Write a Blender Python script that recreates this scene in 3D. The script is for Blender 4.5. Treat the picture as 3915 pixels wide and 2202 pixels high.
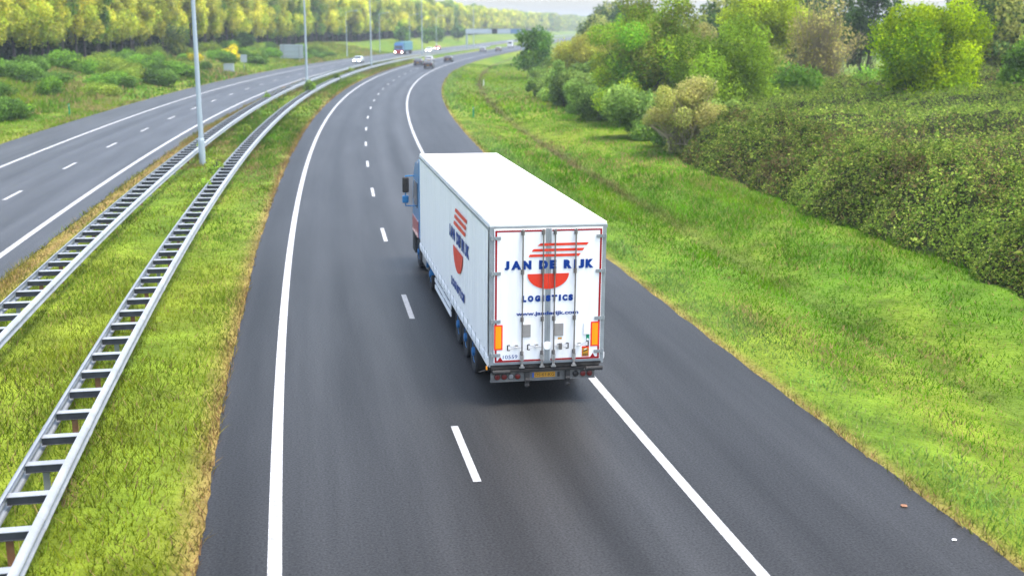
import bpy, math, random
import numpy as np
from mathutils import Matrix, Vector
random.seed(7)
R = np.random.default_rng(11)
# ------------------------------------------------------------------ camera, world, sun
for o in list(bpy.data.objects): bpy.data.objects.remove(o)
scene = bpy.context.scene
CAMH, PITCH, ROLL = 8.04463, 0.2254342, 0.0017054
cd = bpy.data.cameras.new('camera'); cam = bpy.data.objects.new('camera', cd)
scene.collection.objects.link(cam); scene.camera = cam
cd.sensor_width = 36; cd.lens = 4360.1 / 3915 * 36; cd.clip_start = .2; cd.clip_end = 6000
cp, sp, cr, sr = math.cos(PITCH), math.sin(PITCH), math.cos(ROLL), math.sin(ROLL)
fw = Vector((0, cp, -sp)); up0 = Vector((0, sp, cp)); rt0 = Vector((1, 0, 0))
rt = rt0 * cr + up0 * sr; up = -rt0 * sr + up0 * cr
cam.matrix_world = Matrix(((rt.x, up.x, -fw.x, 0), (rt.y, up.y, -fw.y, 0), (rt.z, up.z, -fw.z, CAMH), (0, 0, 0, 1)))
cd.dof.use_dof = True; cd.dof.focus_distance = 25.5; cd.dof.aperture_fstop = .75
scene.view_settings.view_transform = 'Standard'; scene.view_settings.look = 'None'
scene.view_settings.gamma = 1; scene.view_settings.exposure = 1.85
SUNDIR = Vector((.30, -.06, .95)).normalized()
w = bpy.data.worlds.new('World'); scene.world = w; w.use_nodes = True
nt = w.node_tree; bg = nt.nodes['Background']; sky = nt.nodes.new('ShaderNodeTexSky')
sky.sky_type = 'NISHITA'; sky.sun_disc = False
sky.sun_elevation = math.asin(SUNDIR.z); sky.sun_rotation = math.atan2(SUNDIR.x, SUNDIR.y)
sky.air_density = 1.0; sky.dust_density = 3.1; sky.ozone_density = 1.0
hs = nt.nodes.new('ShaderNodeHueSaturation'); hs.inputs['Saturation'].default_value = .85
nt.links.new(sky.outputs[0], hs.inputs['Color']); nt.links.new(hs.outputs[0], bg.inputs[0]); bg.inputs[1].default_value = .15
sl = bpy.data.lights.new('sun', 'SUN'); so = bpy.data.objects.new('sun', sl); scene.collection.objects.link(so)
sl.energy = 1.4; sl.angle = math.radians(21); sl.color = (1, .965, .91)
so.rotation_euler = (-SUNDIR).to_track_quat('-Z', 'Y').to_euler(); so.location = (0, 0, 60)

# ------------------------------------------------------------------ road alignment (plan curve)
KN = np.array([-200, -60, 0, 40, 80, 130, 190, 260, 400, 900, 3000.])
KV = np.array([.00138, .00138, .00138, .0009, .00092, .00108, .00099, .00079, -.0001, .00019, .0])
SS = np.concatenate([np.arange(-140, 300, 2.), np.arange(300, 600, 10.), np.arange(600, 2601, 50.)])
X0, Y0, TH0 = 0.21842, 15.09706, -0.19708
FS = np.arange(-140, 2601, .5); fk = np.interp(FS, KN, KV)
FT = np.concatenate([[0], np.cumsum((fk[1:] + fk[:-1]) / 4)]); i0 = int(140 / .5)
FT += TH0 - FT[i0]; fm = (FT[1:] + FT[:-1]) / 2
FX = np.concatenate([[0], np.cumsum(np.sin(fm) * .5)]); FY = np.concatenate([[0], np.cumsum(np.cos(fm) * .5)])
FX += X0 - FX[i0]; FY += Y0 - FY[i0]
BANK = .00716
def nz(s, d):
    return (np.sin(s * .31 + d * .9 + 1) * np.sin(d * .7 - s * .13) * .5 + np.sin(s * .83 - d * 1.7) * .25
            + np.sin(s * .071 + d * .11 + 2) * .6 + np.sin(s * 2.1 + d * 2.9) * .1)
ZD = np.array([-2000, -110, -62, -45, -27, -25.2, -24.25, -12.3, -4.75, 0, 7.65, 9.2, 12.1, 13.1, 14.2, 16.5, 19, 24, 60, 120, 2000.])
ZZ = np.array([3.0, 3.2, 3.1, 3.0, .42, .3, .3, .3, .034, 0, -.0548, -.09, -.42, -.62, -.42, -.12, .0, .25, .8, 1, 1.])
def Zr(d): return np.interp(d, ZD, ZZ)
def Zg(s, d):
    s = np.asarray(s, float); d = np.asarray(d, float)
    a = np.clip(np.minimum.reduce([np.maximum(np.abs(d + 18.25) - 5.95, 0), np.maximum(np.abs(d - 1.45) - 6.2, 0)]) / 1.6, 0, 1)
    big = np.clip((-d - 26) / 8, 0, 1) * .28
    return Zr(d) + a * nz(s, d) * (.05 + big) + a * .02
def P(s, d, z=0.):
    s = np.asarray(s, float); d = np.asarray(d, float)
    x = np.interp(s, FS, FX); y = np.interp(s, FS, FY); t = np.interp(s, FS, FT)
    return np.stack([x + d * np.cos(t), y - d * np.sin(t), z + 0 * x + 0 * d], -1)
def TH(s): return float(np.interp(s, FS, FT))

# ------------------------------------------------------------------ helpers
COL = scene.collection
def tag(o, label=None, cat=None, group=None, kind=None):
    if label: o['label'] = label
    if cat: o['category'] = cat
    if group: o['group'] = group
    if kind: o['kind'] = kind
    return o
def empty(name, loc=(0, 0, 0), rz=0.):
    o = bpy.data.objects.new(name, None); COL.objects.link(o); o.location = loc; o.rotation_euler = (0, 0, rz)
    o.empty_display_size = .3; return o
def copy_tree(o, parent=None):
    c = o.copy(); COL.objects.link(c); c.parent = parent
    for ch in [q for q in bpy.data.objects if q.parent == o]: copy_tree(ch, c)
    return c
def npmesh(name, V, F, mats, parent=None, colors=None, uv=None, midx=None, smooth=False, loc=None):
    """V (n,3), F (m,k) equal sized faces"""
    me = bpy.data.meshes.new(name); V = np.asarray(V, np.float32); F = np.asarray(F, np.int32)
    me.vertices.add(len(V)); me.vertices.foreach_set('co', V.ravel())
    k = F.shape[1]; me.loops.add(F.size); me.loops.foreach_set('vertex_index', F.ravel())
    me.polygons.add(len(F)); me.polygons.foreach_set('loop_start', np.arange(len(F), dtype=np.int32) * k)
    me.polygons.foreach_set('loop_total', np.full(len(F), k, np.int32))
    for m in (mats if isinstance(mats, (list, tuple)) else [mats]): me.materials.append(m)
    if midx is not None: me.polygons.foreach_set('material_index', np.asarray(midx, np.int32))
    me.polygons.foreach_set('use_smooth', np.full(len(F), smooth, bool))
    me.update(calc_edges=True)
    if colors is not None:
        a = me.color_attributes.new('Col', 'FLOAT_COLOR', 'POINT')
        c4 = np.ones((len(V), 4), np.float32); c4[:, :3] = colors; a.data.foreach_set('color', c4.ravel())
    if uv is not None:
        l = me.uv_layers.new(name='UVMap'); l.data.foreach_set('uv', np.asarray(uv, np.float32)[F.ravel()].ravel())
    me.validate()
    o = bpy.data.objects.new(name, me); COL.objects.link(o); o.parent = parent
    if loc is not None: o.location = loc
    return o
class MB:
    """collects polygons, links them as one mesh object"""
    def __init__(s): s.v = []; s.f = []; s.m = []; s.mi = 0
    def poly(s, pts):
        b = len(s.v); s.v += [tuple(map(float, p)) for p in pts]; s.f.append(tuple(range(b, b + len(pts)))); s.m.append(s.mi); return s
    def raw(s, vs, fs):
        b = len(s.v); s.v += [tuple(map(float, p)) for p in vs]; s.f += [tuple(b + i for i in f) for f in fs]; s.m += [s.mi] * len(fs); return s
    def box(s, x0, x1, y0, y1, z0, z1):
        return s.raw([(x, y, z) for z in (z0, z1) for y in (y0, y1) for x in (x0, x1)],
                     [(0, 2, 3, 1), (4, 5, 7, 6), (0, 1, 5, 4), (2, 6, 7, 3), (0, 4, 6, 2), (1, 3, 7, 5)])
    def prism(s, prof, axis, a, b):
        """profile of 2d points extruded along axis 'x','y' or 'z' from a to b"""
        def T(p, t): return {'x': (t, p[0], p[1]), 'y': (p[0], t, p[1]), 'z': (p[0], p[1], t)}[axis]
        n = len(prof); vs = [T(p, a) for p in prof] + [T(p, b) for p in prof]
        fs = [tuple(range(n)), tuple(range(2 * n - 1, n - 1, -1))] + [(i, i + n, (i + 1) % n + n, (i + 1) % n) for i in range(n)]
        return s.raw(vs, fs)
    def tube(s, a, b, r0, r1=None, n=10, cap=True):
        a = Vector(a); b = Vector(b); r1 = r0 if r1 is None else r1; d = (b - a).normalized()
        u = d.orthogonal().normalized(); v = d.cross(u); vs = []
        for c, r in ((a, r0), (b, r1)):
            for i in range(n):
                t = 2 * math.pi * i / n; vs.append(c + u * (math.cos(t) * r) + v * (math.sin(t) * r))
        fs = [(i, (i + 1) % n, (i + 1) % n + n, i + n) for i in range(n)]
        if cap: fs += [tuple(range(n - 1, -1, -1)), tuple(range(n, 2 * n))]
        return s.raw(vs, fs)
    def path(s, pts, r, n=8):
        for a, b in zip(pts[:-1], pts[1:]): s.tube(a, b, r, r, n)
        return s
    def lathe(s, c, axis, prof, n=24):
        """prof of (radius, offset along axis); axis a unit vector"""
        c = Vector(c); d = Vector(axis).normalized(); u = d.orthogonal().normalized(); v = d.cross(u); vs = []
        for r, h in prof:
            for i in range(n):
                t = 2 * math.pi * i / n; vs.append(c + d * h + u * (math.cos(t) * r) + v * (math.sin(t) * r))
        fs = []
        for k in range(len(prof) - 1):
            for i in range(n): fs.append((k * n + i, k * n + (i + 1) % n, (k + 1) * n + (i + 1) % n, (k + 1) * n + i))
        fs += [tuple(range(n - 1, -1, -1)), tuple(range((len(prof) - 1) * n, len(prof) * n))]
        return s.raw(vs, fs)
    def build(s, name, mats, parent=None, bevel=0, smooth=False):
        me = bpy.data.meshes.new(name); me.from_pydata(s.v, [], s.f)
        for m in (mats if isinstance(mats, (list, tuple)) else [mats]): me.materials.append(m)
        me.polygons.foreach_set('material_index', s.m)
        if smooth: me.shade_smooth() if hasattr(me, 'shade_smooth') else None
        me.validate(); me.update()
        o = bpy.data.objects.new(name, me); COL.objects.link(o); o.parent = parent
        if bevel:
            b = o.modifiers.new('bevel', 'BEVEL'); b.width = bevel; b.segments = 2; b.limit_method = 'ANGLE'
        return o
# ------------------------------------------------------------------ materials
def mat(name, col, rough=.5, metal=0., spec=.5, emit=None, es=0., noise=None, bump=None, coat=0.):
    """noise=(scale, amount, second colour); bump=(scale,strength)"""
    m = bpy.data.materials.new(name); m.use_nodes = True; t = m.node_tree; b = t.nodes['Principled BSDF']
    b.inputs['Base Color'].default_value = (*col, 1); b.inputs['Roughness'].default_value = rough
    b.inputs['Metallic'].default_value = metal; b.inputs['Specular IOR Level'].default_value = spec
    b.inputs['Coat Weight'].default_value = coat
    if emit: b.inputs['Emission Color'].default_value = (*emit, 1); b.inputs['Emission Strength'].default_value = es
    tc = t.nodes.new('ShaderNodeTexCoord')
    if noise:
        n = t.nodes.new('ShaderNodeTexNoise'); n.inputs['Scale'].default_value = noise[0]; n.inputs['Detail'].default_value = 6
        n.inputs['Roughness'].default_value = .65
        cr_ = t.nodes.new('ShaderNodeMapRange'); cr_.inputs[1].default_value = .42; cr_.inputs[2].default_value = .72
        cr_.inputs[3].default_value = 0; cr_.inputs[4].default_value = noise[1]
        mx = t.nodes.new('ShaderNodeMix'); mx.data_type = 'RGBA'; mx.inputs[6].default_value = (*col, 1); mx.inputs[7].default_value = (*noise[2], 1)
        mp = t.nodes.new('ShaderNodeMapping')
        if len(noise) > 3: mp.inputs['Scale'].default_value = noise[3]
        t.links.new(tc.outputs['Object'], mp.inputs[0]); t.links.new(mp.outputs[0], n.inputs['Vector'])
        t.links.new(n.outputs['Fac'], cr_.inputs[0]); t.links.new(cr_.outputs[0], mx.inputs[0]); t.links.new(mx.outputs[2], b.inputs['Base Color'])
    if bump:
        n2 = t.nodes.new('ShaderNodeTexNoise'); n2.inputs['Scale'].default_value = bump[0]; n2.inputs['Detail'].default_value = 3
        bp = t.nodes.new('ShaderNodeBump'); bp.inputs['Strength'].default_value = bump[1]; bp.inputs['Distance'].default_value = .05
        mp2 = t.nodes.new('ShaderNodeMapping')
        if len(bump) > 2: mp2.inputs['Scale'].default_value = bump[2]
        t.links.new(tc.outputs['Object'], mp2.inputs[0]); t.links.new(mp2.outputs[0], n2.inputs['Vector'])
        t.links.new(n2.outputs['Fac'], bp.inputs['Height']); t.links.new(bp.outputs[0], b.inputs['Normal'])
    return m
def foliage_mat(name, trans=.35, gain=1., nscale=.25, namt=.35, upn=0.):
    """colour comes from the leaf's own 'Col' attribute, varied by a broad noise"""
    m = bpy.data.materials.new(name); m.use_nodes = True; t = m.node_tree; t.nodes.clear()
    out = t.nodes.new('ShaderNodeOutputMaterial'); at = t.nodes.new('ShaderNodeAttribute'); at.attribute_name = 'Col'
    geo = t.nodes.new('ShaderNodeNewGeometry'); n = t.nodes.new('ShaderNodeTexNoise'); n.inputs['Scale'].default_value = nscale; n.inputs['Detail'].default_value = 4
    t.links.new(geo.outputs['Position'], n.inputs['Vector'])
    mr = t.nodes.new('ShaderNodeMapRange'); mr.inputs[1].default_value = .3; mr.inputs[2].default_value = .7
    mr.inputs[3].default_value = gain * (1 - namt); mr.inputs[4].default_value = gain * (1 + namt)
    t.links.new(n.outputs['Fac'], mr.inputs[0])
    mu = t.nodes.new('ShaderNodeVectorMath'); mu.operation = 'SCALE'
    t.links.new(at.outputs['Color'], mu.inputs[0]); t.links.new(mr.outputs[0], mu.inputs['Scale'])
    d = t.nodes.new('ShaderNodeBsdfDiffuse'); tr = t.nodes.new('ShaderNodeBsdfTranslucent'); mx = t.nodes.new('ShaderNodeMixShader')
    mx.inputs[0].default_value = trans
    for q in (d, tr): t.links.new(mu.outputs[0], q.inputs['Color'])
    if upn:      # blades stand close together: shade them mostly like the sward they form
        a1 = t.nodes.new('ShaderNodeVectorMath'); a1.operation = 'SCALE'; a1.inputs['Scale'].default_value = 1 - upn; t.links.new(geo.outputs['Normal'], a1.inputs[0])
        a2 = t.nodes.new('ShaderNodeVectorMath'); a2.operation = 'ADD'; a2.inputs[1].default_value = (0, 0, upn); t.links.new(a1.outputs[0], a2.inputs[0])
        a3 = t.nodes.new('ShaderNodeVectorMath'); a3.operation = 'NORMALIZE'; t.links.new(a2.outputs[0], a3.inputs[0]); t.links.new(a3.outputs[0], d.inputs['Normal'])
    t.links.new(d.outputs[0], mx.inputs[1]); t.links.new(tr.outputs[0], mx.inputs[2]); t.links.new(mx.outputs[0], out.inputs[0])
    return m
def ground_mat():
    m = bpy.data.materials.new('verge_soil_and_grass'); m.use_nodes = True; t = m.node_tree; b = t.nodes['Principled BSDF']
    b.inputs['Roughness'].default_value = .95; b.inputs['Specular IOR Level'].default_value = .1
    geo = t.nodes.new('ShaderNodeNewGeometry'); at = t.nodes.new('ShaderNodeAttribute'); at.attribute_name = 'Col'
    n = t.nodes.new('ShaderNodeTexNoise'); n.inputs['Scale'].default_value = .6; n.inputs['Detail'].default_value = 9; n.inputs['Roughness'].default_value = .7
    t.links.new(geo.outputs['Position'], n.inputs['Vector'])
    mr = t.nodes.new('ShaderNodeMapRange'); mr.inputs[1].default_value = .3; mr.inputs[2].default_value = .7; mr.inputs[3].default_value = .45; mr.inputs[4].default_value = 1.5
    t.links.new(n.outputs['Fac'], mr.inputs[0])
    mu = t.nodes.new('ShaderNodeVectorMath'); mu.operation = 'SCALE'
    t.links.new(at.outputs['Color'], mu.inputs[0]); t.links.new(mr.outputs[0], mu.inputs['Scale']); t.links.new(mu.outputs[0], b.inputs['Base Color'])
    n3 = t.nodes.new('ShaderNodeTexNoise'); n3.inputs['Scale'].default_value = 6; n3.inputs['Detail'].default_value = 5
    t.links.new(geo.outputs['Position'], n3.inputs['Vector'])
    bp = t.nodes.new('ShaderNodeBump'); bp.inputs['Strength'].default_value = .8; bp.inputs['Distance'].default_value = .12
    t.links.new(n3.outputs['Fac'], bp.inputs['Height']); t.links.new(bp.outputs[0], b.inputs['Normal'])
    return m
def asphalt_mat(name, base, tracks, light):
    """uv = (offset across the road in m, distance along it in m); tracks = wheel path offsets"""
    m = bpy.data.materials.new(name); m.use_nodes = True; t = m.node_tree; b = t.nodes['Principled BSDF']; L = t.links.new
    b.inputs['Roughness'].default_value = .5; b.inputs['Specular IOR Level'].default_value = .30
    uv = t.nodes.new('ShaderNodeUVMap'); sep = t.nodes.new('ShaderNodeSeparateXYZ'); L(uv.outputs[0], sep.inputs[0])
    acc = None
    for (c, wd, amp) in tracks:
        s1 = t.nodes.new('ShaderNodeMath'); s1.operation = 'SUBTRACT'; L(sep.outputs[0], s1.inputs[0]); s1.inputs[1].default_value = c
        s2 = t.nodes.new('ShaderNodeMath'); s2.operation = 'ABSOLUTE'; L(s1.outputs[0], s2.inputs[0])
        s3 = t.nodes.new('ShaderNodeMapRange'); s3.interpolation_type = 'SMOOTHSTEP'; L(s2.outputs[0], s3.inputs[0])
        s3.inputs[1].default_value = 0; s3.inputs[2].default_value = wd; s3.inputs[3].default_value = amp; s3.inputs[4].default_value = 0
        if acc is None: acc = s3.outputs[0]
        else:
            a = t.nodes.new('ShaderNodeMath'); a.operation = 'ADD'; L(acc, a.inputs[0]); L(s3.outputs[0], a.inputs[1]); acc = a.outputs[0]
    def noise(scale, vec, det, lo, hi):
        mp = t.nodes.new('ShaderNodeMapping'); mp.inputs['Scale'].default_value = vec; L(uv.outputs[0], mp.inputs[0])
        n = t.nodes.new('ShaderNodeTexNoise'); n.inputs['Scale'].default_value = scale; n.inputs['Detail'].default_value = det; n.inputs['Roughness'].default_value = .6
        L(mp.outputs[0], n.inputs['Vector'])
        r = t.nodes.new('ShaderNodeMapRange'); r.inputs[1].default_value = .3; r.inputs[2].default_value = .7; r.inputs[3].default_value = lo; r.inputs[4].default_value = hi
        L(n.outputs['Fac'], r.inputs[0]); return r.outputs[0], n
    f1, _ = noise(1.3, (1, .045, 1), 5, .8, 1.2)
    f2, _ = noise(.25, (1, .3, 1), 3, .9, 1.1)
    f3, n3 = noise(24, (1, 1, 1), 5, .55, 1.5)
    def mul(a, c):
        q = t.nodes.new('ShaderNodeMath'); q.operation = 'MULTIPLY'; L(a, q.inputs[0]); L(c, q.inputs[1]); return q.outputs[0]
    base1 = t.nodes.new('ShaderNodeMath'); base1.operation = 'ADD'; base1.inputs[1].default_value = 1.; L(acc, base1.inputs[0])
    k = mul(mul(mul(f1, f2), f3), base1.outputs[0])
    mu = t.nodes.new('ShaderNodeVectorMath'); mu.operation = 'SCALE'; mu.inputs[0].default_value = base; L(k, mu.inputs['Scale']); L(mu.outputs[0], b.inputs['Base Color'])
    sm = t.nodes.new('ShaderNodeMath'); sm.operation = 'MULTIPLY'; sm.inputs[1].default_value = .22; L(k, sm.inputs[0]); L(sm.outputs[0], b.inputs['Specular IOR Level'])
    bp = t.nodes.new('ShaderNodeBump'); bp.inputs['Strength'].default_value = .35; bp.inputs['Distance'].default_value = .01
    L(n3.outputs['Fac'], bp.inputs['Height']); L(bp.outputs[0], b.inputs['Normal'])
    return m
M = dict(
    white=mat('white_enamel', (.88, .88, .86), .4, noise=(1.0, .45, (.66, .645, .61), (7, 7, .55))),
    roof=mat('white_roof_sheet', (.84, .84, .83), .5, noise=(.6, .6, (.6, .59, .56))),
    curtain=mat('white_curtain_canvas', (.88, .865, .835), .45, noise=(1.0, .45, (.73, .72, .69), (1, 3.5, .35)), bump=(1., .9, (1, 2.2, .12))),
    grey=mat('galvanised_grey', (.30, .33, .34), .45, .3, noise=(5, .6, (.2, .21, .21))),
    steel=mat('dull_steel_bar', (.23, .215, .20), .4, .6, noise=(7, .7, (.12, .1, .085))),
    bright=mat('bright_steel', (.6, .6, .58), .3, .8, noise=(12, .6, (.25, .22, .2))),
    red=mat('red_tape', (.30, .004, .008), .5, spec=.2), sred=mat('signal_red_print', (.72, .035, .01), .4),
    blue=mat('blue_print', (.0, .035, .22), .5, spec=.2), orange=mat('amber_reflector', (.95, .33, .0), .3),
    fred=mat('fluorescent_red', (.85, .02, .01), .35), black=mat('black_rubber', (.018, .018, .018), .8, noise=(5, .5, (.05, .045, .04))),
    dark=mat('dirty_dark_metal', (.016, .016, .016), .75, spec=.2, noise=(6, .7, (.05, .045, .04))), barw=mat('dirty_white_bar', (.17, .17, .16), .5, noise=(5, .9, (.06, .055, .05), (1, 1, 2))),
    plate=mat('yellow_plate', (.50, .24, .01), .45), eu=mat('plate_blue', (.01, .1, .4), .4), ink=mat('black_ink', (.01, .01, .01), .5),
    plgrey=mat('grey_plate', (.28, .27, .25), .5, noise=(6, .5, (.22, .2, .18))), green=mat('green_sticker', (.0, .25, .13), .4),
    cabblue=mat('cab_blue_paint', (.008, .17, .40), .3, coat=.5), cabred=mat('cab_red_paint', (.45, .03, .02), .3, coat=.4),
    glass=mat('dark_glass', (.02, .025, .03), .08, 0, .8), lampred=mat('red_lamp_lens', (.13, .006, .004), .3),
    lampclear=mat('clear_lamp_lens', (.2, .2, .2), .25), tyre=mat('tyre', (.016, .016, .017), .85),
    rimblue=mat('blue_rim', (.008, .13, .33), .45), rim=mat('alloy_rim', (.4, .4, .42), .35, .7),
    guard=mat('zinc_guardrail', (.30, .32, .335), .5, .3, noise=(1.5, .8, (.20, .21, .22), (1, 1, 1))),
    fascia=mat('pale_steel_fascia', (.42, .47, .50), .5),
    gdark=mat('zinc_painted_shade', (.07, .075, .08), .7, spec=.2, noise=(3, .7, (.035, .035, .035))),  # spacer web and flange: shadow under the top plate put into the zinc colour
    rust=mat('rusty_post', (.22, .10, .05), .8, .2, noise=(6, .6, (.32, .2, .12))),
    pole=mat('painted_steel_pole', (.36, .42, .46), .5, .2, noise=(1, .4, (.28, .33, .36), (1, 1, .2))),
    paint=mat('road_paint', (.36, .36, .355), .6, noise=(9, 1., (.17, .17, .17))),
    signback=mat('sign_back', (.38, .43, .48), .45, .3), signblue=mat('sign_blue', (.13, .22, .36), .4),
    bark=mat('bark', (.065, .055, .045), .9, noise=(3, .7, (.03, .028, .022), (2, 2, .4)), bump=(6, .6)),
    twig=mat('twig', (.30, .25, .15), .9), head=mat('headlamp_lit', (1, 1, .95), .3, emit=(1, .97, .85), es=9.),
    tail=mat('tail_lamp', (.22, .006, .006), .3),
    leaf=foliage_mat('leaves', .45, 1.65), grass=foliage_mat('grass_blades', .35, 1.02, .5, .22, .75), soil=ground_mat(),
)
ASPH = asphalt_mat('asphalt_near_carriageway', (.0170, .0166, .0158),
    [(-2.65, .75, .12), (-.95, .75, .12), (.95, .8, .3), (2.75, .8, .32), (-1.8, .5, -.12), (1.85, .5, -.12), (-4.3, .8, -.22), (5.6, 1.8, -.12)], 1)
ASPL = asphalt_mat('asphalt_far_carriageway', (.038, .040, .043),
    [(-20.9 + 1.1, .75, .12), (-18.0, .75, .12), (-16.0, .75, .12), (-14.2, .75, .12), (-18.7, .4, -.1), (-22.5, 1.5, .05)], 1)

# ------------------------------------------------------------------ ground, roads, markings
GD = np.unique(np.concatenate([[-2000, -900, -400, -200, -140, -110, -90], np.arange(-80, -60, 4), np.arange(-60, -24.3, 1.2), np.array([-24.25, -18, -12.3]),
      np.arange(-11.9, -4.8, .55), [-4.75, 0, 7.65], np.arange(8.1, 20, .55), np.arange(20, 70, 2.5), [80, 100, 140, 200, 400, 900, 2000]]))
GD = GD[(GD > -950) & (GD < 950)]
def gcol(s, d):
    n = nz(s * .7, d * .8); n2 = nz(s * 1.9 + 5, d * 2.3)
    g = np.zeros(s.shape + (3,)); g[:] = (.07, .135, .010)
    yel = np.clip(.5 + n * .6, 0, 1)[..., None]; g = g * (1 - yel) + np.array((.14, .18, .015)) * yel
    fr = np.maximum.reduce([np.exp(-((d + 4.75 + .15) / .25) ** 2), .8 * np.exp(-((d - 7.65 - .1) / .2) ** 2), .8 * np.exp(-((d + 12.3 - .3) / .4) ** 2), .5 * np.exp(-((d + 24.2 + .3) / .5) ** 2)])[..., None]
    g = g * (1 - fr) + np.array((.23, .13, .06)) * fr
    di = (np.exp(-((d - 13.1) / .45) ** 2) * np.clip(.75 + .6 * n2, 0, 1) * np.clip((s - 15) / 30, .25, 1))[..., None]
    g = g * (1 - di) + np.array((.07, .05, .025)) * di
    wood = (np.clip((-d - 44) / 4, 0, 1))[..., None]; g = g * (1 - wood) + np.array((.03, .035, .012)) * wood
    return g
gs, gd = np.meshgrid(SS, GD, indexing='ij')
V = P(gs, gd, 0); V[..., 2] = Zg(gs, gd)
on = ((gd > -24.3) & (gd < -12.2)) | ((gd > -4.8) & (gd < 7.7)); V[..., 2] -= np.where(on, .03, 0)
ns_, nd_ = gs.shape; ii = np.arange(ns_ * nd_).reshape(ns_, nd_)
F = np.stack([ii[:-1, :-1], ii[:-1, 1:], ii[1:, 1:], ii[1:, :-1]], -1).reshape(-1, 4)
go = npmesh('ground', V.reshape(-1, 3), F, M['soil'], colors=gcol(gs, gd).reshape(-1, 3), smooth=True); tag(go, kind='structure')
def strip(name, d0, d1, s0, s1, dz, m, extra=(), wob=0., smax=1e9):
    s = SS[(SS > s0) & (SS < s1)]; s = np.concatenate([[s0], s, [s1]])
    if wob: s = np.unique(np.concatenate([s, np.arange(s0, min(s1, 130), .35)]))
    ds = np.array(sorted([d0, d1] + [e for e in extra if d0 < e < d1])); a, b_ = np.meshgrid(s, ds, indexing='ij')
    bb = b_.copy()
    if wob:
        e = (np.sin(a * 3.1) * np.sin(a * 1.27 + 1) * .5 + np.sin(a * 9.7 + b_) * .3 + np.sin(a * .41) * .5) * wob
        bb[:, 0] += e[:, 0]; bb[:, -1] += np.sin(a[:, -1] * 2.3) * wob * .5 + e[:, -1] * .4
    V = P(a, bb, 0); V[..., 2] = Zr(b_) + dz
    n0, n1 = a.shape; i_ = np.arange(n0 * n1).reshape(n0, n1)
    F = np.stack([i_[:-1, :-1], i_[:-1, 1:], i_[1:, 1:], i_[1:, :-1]], -1).reshape(-1, 4)
    return V.reshape(-1, 3), F, np.stack([bb, a], -1).reshape(-1, 2)
def put(name, parts, m, **k):
    Vs, Fs, Us = [], [], []; b = 0
    for (v, f, u) in parts: Vs.append(v); Fs.append(f + b); Us.append(u); b += len(v)
    o = npmesh(name, np.concatenate(Vs), np.concatenate(Fs), m, uv=np.concatenate(Us)); tag(o, **k); return o
put('road', [strip('', -4.75, 7.65, -120, 2500, 0, None, (0,), .05)], ASPH, kind='structure')
put('road', [strip('', -24.25, -12.3, -120, 2500, .0, None, (), .05)], ASPL, kind='structure')
mk = [strip('', -3.58 - .11, -3.58 + .11, -120, 1500, .005, None), strip('', 3.655 - .1, 3.655 + .1, -120, 1500, .005, None)]
for k in range(-9, 90):
    s = 5.859 + 12 * k; mk.append(strip('', -.075, .075, s - 1.5, s + 1.5, .005, None))
for c in (-13.37, -20.46): mk.append(strip('', c - .12, c + .12, -120, 1500, .005, None))
for k in range(-9, 90):
    s = 41.0 + 11.45 * k; mk.append(strip('', -16.75 - .09, -16.75 + .09, s - 1.5, s + 1.5, .005, None))
put('road_markings', mk, M['paint'], kind='structure')

# ------------------------------------------------------------------ vegetation
def leafcards(pts, nrm, size, cols, asp=.55):
    """rhombic leaves: pts (n,3), nrm (n,3), size (n,), cols (n,3)"""
    n = len(pts); nrm = nrm / (np.linalg.norm(nrm, axis=1, keepdims=True) + 1e-9)
    a = R.normal(size=(n, 3)); t = np.cross(nrm, a); t /= (np.linalg.norm(t, axis=1, keepdims=True) + 1e-9); b = np.cross(nrm, t)
    s = size[:, None]
    V = np.stack([pts - t * s, pts - b * s * asp + nrm * s * .15, pts + t * s, pts + b * s * asp + nrm * s * .15], 1).reshape(-1, 3)
    F = np.arange(4 * n).reshape(n, 4); C = np.repeat(cols, 4, 0)
    return V, F, C
def crown_pts(lobes, n, spread=.5, droop=0.):
    L = np.array(lobes, float); vol = (L[:, 3] * L[:, 4] * L[:, 5]) ** .67; idx = R.choice(len(L), n, p=vol / vol.sum())
    d = R.normal(size=(n, 3)); d /= np.linalg.norm(d, axis=1, keepdims=True)
    r = 1 - np.abs(R.normal(size=n)) * spread * .45; r = np.clip(r, .05, 1) * (1 + .12 * R.normal(size=n))
    p = L[idx, :3] + d * L[idx, 3:6] * r[:, None]
    return p, d, idx
def rand_lobes(c, rad, n, size, rng, zb=0.0):
    """n lobes filling an ellipsoid of half sizes rad around c"""
    out = []
    while len(out) < n:
        v = rng.uniform(-1, 1, 3)
        if (v ** 2).sum() > 1: continue
        v = v / max(np.sqrt((v ** 2).sum()), .3) * rng.uniform(.4, 1.1)
        s = size * rng.uniform(.5, 1.35)
        out.append((c[0] + v[0] * (rad[0] - s * .6), c[1] + v[1] * (rad[1] - s * .6), c[2] + v[2] * (rad[2] - s * .6), s * rng.uniform(.9, 1.2), s * rng.uniform(.9, 1.2), s * rng.uniform(.8, 1.2)))
    out.append((c[0], c[1], c[2], rad[0] * .55, rad[1] * .55, rad[2] * .6))
    return out
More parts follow.
